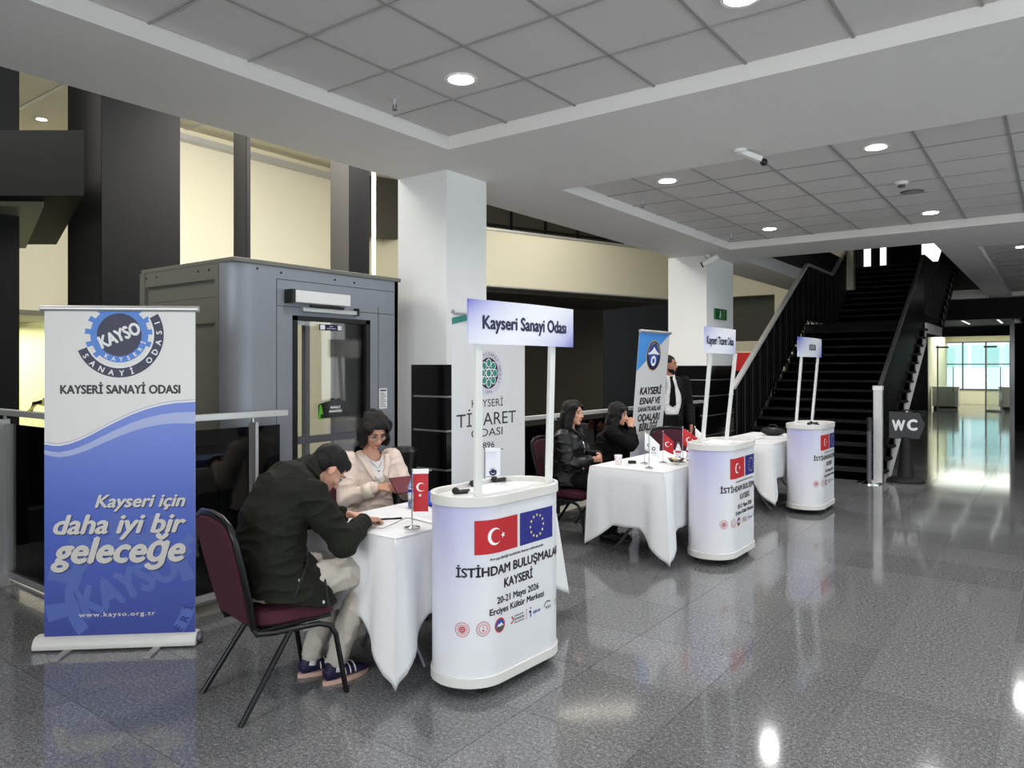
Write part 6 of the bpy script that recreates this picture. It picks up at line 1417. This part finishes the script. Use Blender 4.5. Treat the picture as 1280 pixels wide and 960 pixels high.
for sx in (-1, 1): b_.tube([X @ (Vector((sx * 0.032 + 0.022 * math.cos(a), 0.094, 0.0 + 0.016 * math.sin(a))) * 0.95) for a in [2 * PI * i / 16 for i in range(16)]], 0.0012, 5, closed=True); b_.tube([X @ Vector((sx * 0.052, 0.085, 0.003)), X @ Vector((sx * 0.072, 0.02, 0.005))], 0.0012, 5)
b_.tube([X @ Vector((-0.009, 0.092, 0.003)), X @ Vector((0.009, 0.092, 0.003))], 0.0012, 5); b_.build('glasses', 'frame_dark', wo, smooth=True)
t = thing('maroon_folder', 'maroon folder held up by the woman in the beige blazer', 'folder', (-3.80 + 0.966 * 0.41 , 3.50 - 0.26 * 0.41, 0.79), math.radians(-105))
b_ = MB(); b_.obox((-0.05, 0, 0.05), (0.10, 0.006, 0.07), Matrix.Rotation(0.9, 3, 'X')); b_.build('cover', 'maroon', t, bevel=0.003); b_ = MB(); b_.obox((-0.05, -0.004, 0.055), (0.094, 0.004, 0.064), Matrix.Rotation(0.9, 3, 'X')); b_.build('pages', 'paper', t)
# woman in black leather jacket
X = headX((0.0, 0.045, 1.165), -8, 2, -2)
arms = [[(0.165, 0.0, 0.945), (0.225, 0.07, 0.70), (0.075, 0.26, 0.745)], [(-0.165, 0.0, 0.945), (-0.225, 0.10, 0.72), (-0.07, 0.28, 0.765)]]
hands = [((-0.8, 0.45, 0.0), (0, -0.6, -0.6), (0, 0.2, 1), 0.4), ((0.8, 0.40, -0.05), (0, -0.9, -0.2), (0, 0, 1), 0.45)]
vw2 = lambda z: max(0.0, (z - 0.90) * 0.32)
w1, jo = woman('woman with long black hair in a black leather jacket seated behind the middle table', (-3.73, 5.95), -78, X, seat_sp(), arms, hands, long_hair(0.14), 'black_leather', seat_jk(g_=0.012), [0.088, 0.076, 0.066, 0.056, 0.046], 'dark_trousers',
    [(0.10, 0.42, 0.52), (-0.10, 0.42, 0.52)], [(0.10, 0.40, 0.10), (-0.09, 0.40, 0.10)], vopen=lambda c: (c.y > 0.0 and abs(c.x) < vw2(c.z)) or c.z > 1.035, fold=0.012, voxel=0.006)
lapels(jo, [0.92 + 0.016 * i for i in range(7)], vw2, lambda t: 0.035 + 0.02 * t, 'black_leather')
pts = [onbody(jo, 0.0, 0.8, 0.90 - 0.05 * i, (0, -1, 0))[0] + Vector((0, 0.002, 0)) for i in range(8)]; b_ = MB(); b_.tube(pts, 0.004, 6); b_.build('zip', 'chrome', jo, smooth=True)
B = Blob(); B.loft([(x, y, z, w_ - 0.02, e - 0.02) for x, y, z, w_, e in seat_jk()[3:6]] + [(0, 0, 1.0, 0.08, 0.062)]); B.fuse('blouse', 'black_wool', w1, 0.008, 3, cut=lambda c: c.z > 0.955 and c.y > 0.0 or c.z > 1.0)
# woman with clasped hands at her mouth
X = headX((0.0, 0.135, 1.11), -12, 10, 2)
arms = [[(0.16, 0.07, 0.925), (0.175, 0.27, 0.80), (0.052, 0.262, 0.975)], [(-0.16, 0.07, 0.925), (-0.175, 0.27, 0.80), (-0.052, 0.262, 0.975)]]
hands = [((-0.30, 0.05, 1.0), (-1, 0, 0.1), (0, -1, 0.2), 0.62), ((0.30, 0.05, 1.0), (1, 0, 0.1), (0, -1, 0.2), 0.62)]
w2, jo = woman('woman in black with long black hair resting her chin on clasped hands', (-3.80, 6.78), -66, X, seat_sp(top=0.99, lean=0.07), arms, hands, long_hair(0.22, -0.02), 'black_wool', seat_jk(top=0.99, lean=0.07), [0.082, 0.070, 0.062, 0.054, 0.044], 'dark_trousers',
    [(0.10, 0.42, 0.52), (-0.10, 0.42, 0.52)], [(0.10, 0.40, 0.10), (-0.09, 0.40, 0.10)], fold=0.010, voxel=0.006)
for y, z in ((0.0, 0.90), (0.0, 0.87), (0.0, 0.84)):
    h, nn = onbody(jo, 0.05, 0.8, z, (0, -1, 0)); b_ = MB(); b_.sphere(h, 0.006, 10, 8); b_.build('button', 'chrome', jo, smooth=True)

# --- standing man in a suit
P5 = person('bearded man in black jacket, white shirt and black tie standing behind the middle table', (-3.95, 8.66), -138)
X = headX((0.0, 0.025, 1.63), 52, 3)
sp = [(0, 0, 0.88, 0.165, 0.12), (0, 0, 1.0, 0.165, 0.125), (0, 0.01, 1.12, 0.16, 0.125), (0, 0.01, 1.28, 0.18, 0.125), (0, 0.0, 1.40, 0.185, 0.105), (0, 0, 1.47, 0.12, 0.08), (0, 0, 1.50, 0.06, 0.055)]
arms = [[(0.195, 0, 1.41), (0.255, -0.02, 1.12), (0.235, 0.12, 0.90)], [(-0.195, 0, 1.41), (-0.265, -0.03, 1.12), (-0.25, 0.10, 0.89)]]
legs = [[(0.09, 0, 0.90), (0.10, 0.02, 0.50), (0.11, -0.01, 0.10)], [(-0.09, 0, 0.90), (-0.11, 0.02, 0.50), (-0.13, -0.01, 0.10)]]
B = Blob(); B.loft(shrink(sp, 0.02)); head_skin(B, X, 0.98); B.cap((0, 0, 1.46), X @ Vector((0, -0.015, -0.06)), 0.060, 0.058)
for a in arms: B.chain(a, [0.046, 0.037, 0.027])
for l_ in legs: B.chain(l_, [0.075, 0.052, 0.036])
hand(B, arms[0][2], (0, 0.25, -1), (-1, 0.1, 0), (0, 1, 0.2), 0.3); hand(B, arms[1][2], (0.0, 0.25, -1), (1, 0.1, 0), (0, 1, 0.2), 0.35)
body = B.fuse('person', 'skin_tan', None, 0.006, 3, face_disp(X, 0.98)); finish(body, P5); face_parts(X, body, 0.98)
B = Blob(); B.X = X; B.ell((0, -0.020, 0.042), (0.077, 0.094, 0.078)); B.ell((0, -0.05, 0.0), (0.070, 0.055, 0.065)); B.X = None; Xi = X.inverted()
Xi5 = X.inverted()
B.fuse('hair', 'hair_black', body, 0.006, 3, strands(0.002, 4), cut=lambda c: (lambda q: (q.y > 0.050 and q.z < 0.068) or (q.z < 0.02 and q.y > 0.005) or q.z < -0.06)(Xi5 @ c), thick=0.004)
B = Blob(); B.X = X; B.ell((0, 0.020, -0.062), (0.057, 0.062, 0.052)); B.ell((0, 0.058, -0.092), (0.030, 0.028, 0.024)); B.ell((0, 0.074, -0.050), (0.026, 0.012, 0.006)); B.X = None
B.fuse('beard', 'hair_black', body, 0.005, 2, strands(0.0015, 6), cut=lambda c: (lambda q: q.y < -0.005 or (q.z > -0.042) or (q.z > -0.076 and abs(q.x) < 0.022 and q.z < -0.052))(Xi5 @ c), thick=0.003)
sj = [(0, 0, 0.86, 0.19, 0.15), (0, 0, 1.0, 0.185, 0.148), (0, 0.01, 1.12, 0.182, 0.15), (0, 0.012, 1.28, 0.20, 0.15), (0, 0, 1.40, 0.205, 0.125), (0, 0, 1.465, 0.155, 0.095), (0, 0, 1.495, 0.08, 0.07)]
B = Blob(); B.loft([(x, y, z, w_ - 0.012, e - 0.012) for x, y, z, w_, e in sj[1:]])
sh = B.fuse('shirt', 'white_shirt', body, 0.008, 4, folds(0.006, (10, 10, 18), 7), cut=lambda c: c.z < 0.985 or c.z > 1.5)
B = Blob(); B.loft(sj)
for a in arms: B.chain([a[0], [(a[0][i] + a[1][i]) / 2 for i in range(3)], a[1], [(a[1][i] + a[2][i]) / 2 for i in range(3)], [a[1][i] * 0.1 + a[2][i] * 0.9 for i in range(3)]], [0.085, 0.074, 0.066, 0.058, 0.05])
vw3 = lambda z: 0.055 + 0.075 * math.exp(-((z - 1.18) / 0.16) ** 2)
jo = B.fuse('jacket', 'black_suit', body, 0.008, 5, folds(0.007, (8, 8, 10), 5), cut=lambda c: (c.y > 0.02 and abs(c.x) < vw3(c.z)) or c.z > 1.505, thick=0.006)
lapels(jo, [1.08 + 0.03 * i for i in range(13)], vw3, lambda t: 0.01 + 0.05 * t, 'black_suit')
B = Blob(); B.loft([(0, 0, 0.86, 0.17, 0.13), (0, 0, 1.0, 0.168, 0.133)])
for l_ in legs: B.chain(l_, [0.098, 0.075, 0.058])
B.fuse('trousers', 'dark_trousers', body, 0.009, 4, folds(0.006, (10, 10, 5), 1), cut=lambda c: c.z < 0.06)
b_ = MB(); b_.tube([(0.172 * math.cos(a), 0.138 * math.sin(a), 1.0) for a in [2 * PI * i / 28 for i in range(28)]], 0.014, 6, closed=True); b_.build('belt', 'black_leather', body, smooth=True)
def ty(z): return onbody(sh, 0.0, 0.8, z, (0, -1, 0))[0].y + 0.016
b_ = MB(); zz = [1.485, 1.46, 1.45, 1.36, 1.22, 1.13, 1.105]; ww = [0.022, 0.017, 0.016, 0.026, 0.038, 0.042, 0.004]
vs = []
yt = max(ty(z_) for z_ in (1.13, 1.2, 1.3, 1.38))
for z, w_ in zip(zz, ww): y = yt if z < 1.40 else ty(min(z, 1.455)); vs += [(-w_, y, z), (w_, y, z), (w_, y - 0.006, z), (-w_, y - 0.006, z)]
fs = [(4 * i + k, 4 * i + (k + 1) % 4, 4 * i + 4 + (k + 1) % 4, 4 * i + 4 + k) for i in range(len(zz) - 1) for k in range(4)] + [(3, 2, 1, 0)]
b_.add(vs, fs); b_.build('tie', 'black_wool', body, smooth=False)
for sx in (-1, 1): b_ = MB(); b_.prism([(sx * 0.004, 1.475), (sx * 0.06, 1.51), (sx * 0.065, 1.455), (sx * 0.035, 1.435)], 0, 0.006, lambda p, q, t: (p, 0.078 - abs(p) * 0.45 + (1.49 - q) * 0.55 + t, q)); b_.build('shirt_collar', 'white_shirt', sh)
for l_ in legs: shoe(body, l_[2], 0.0)
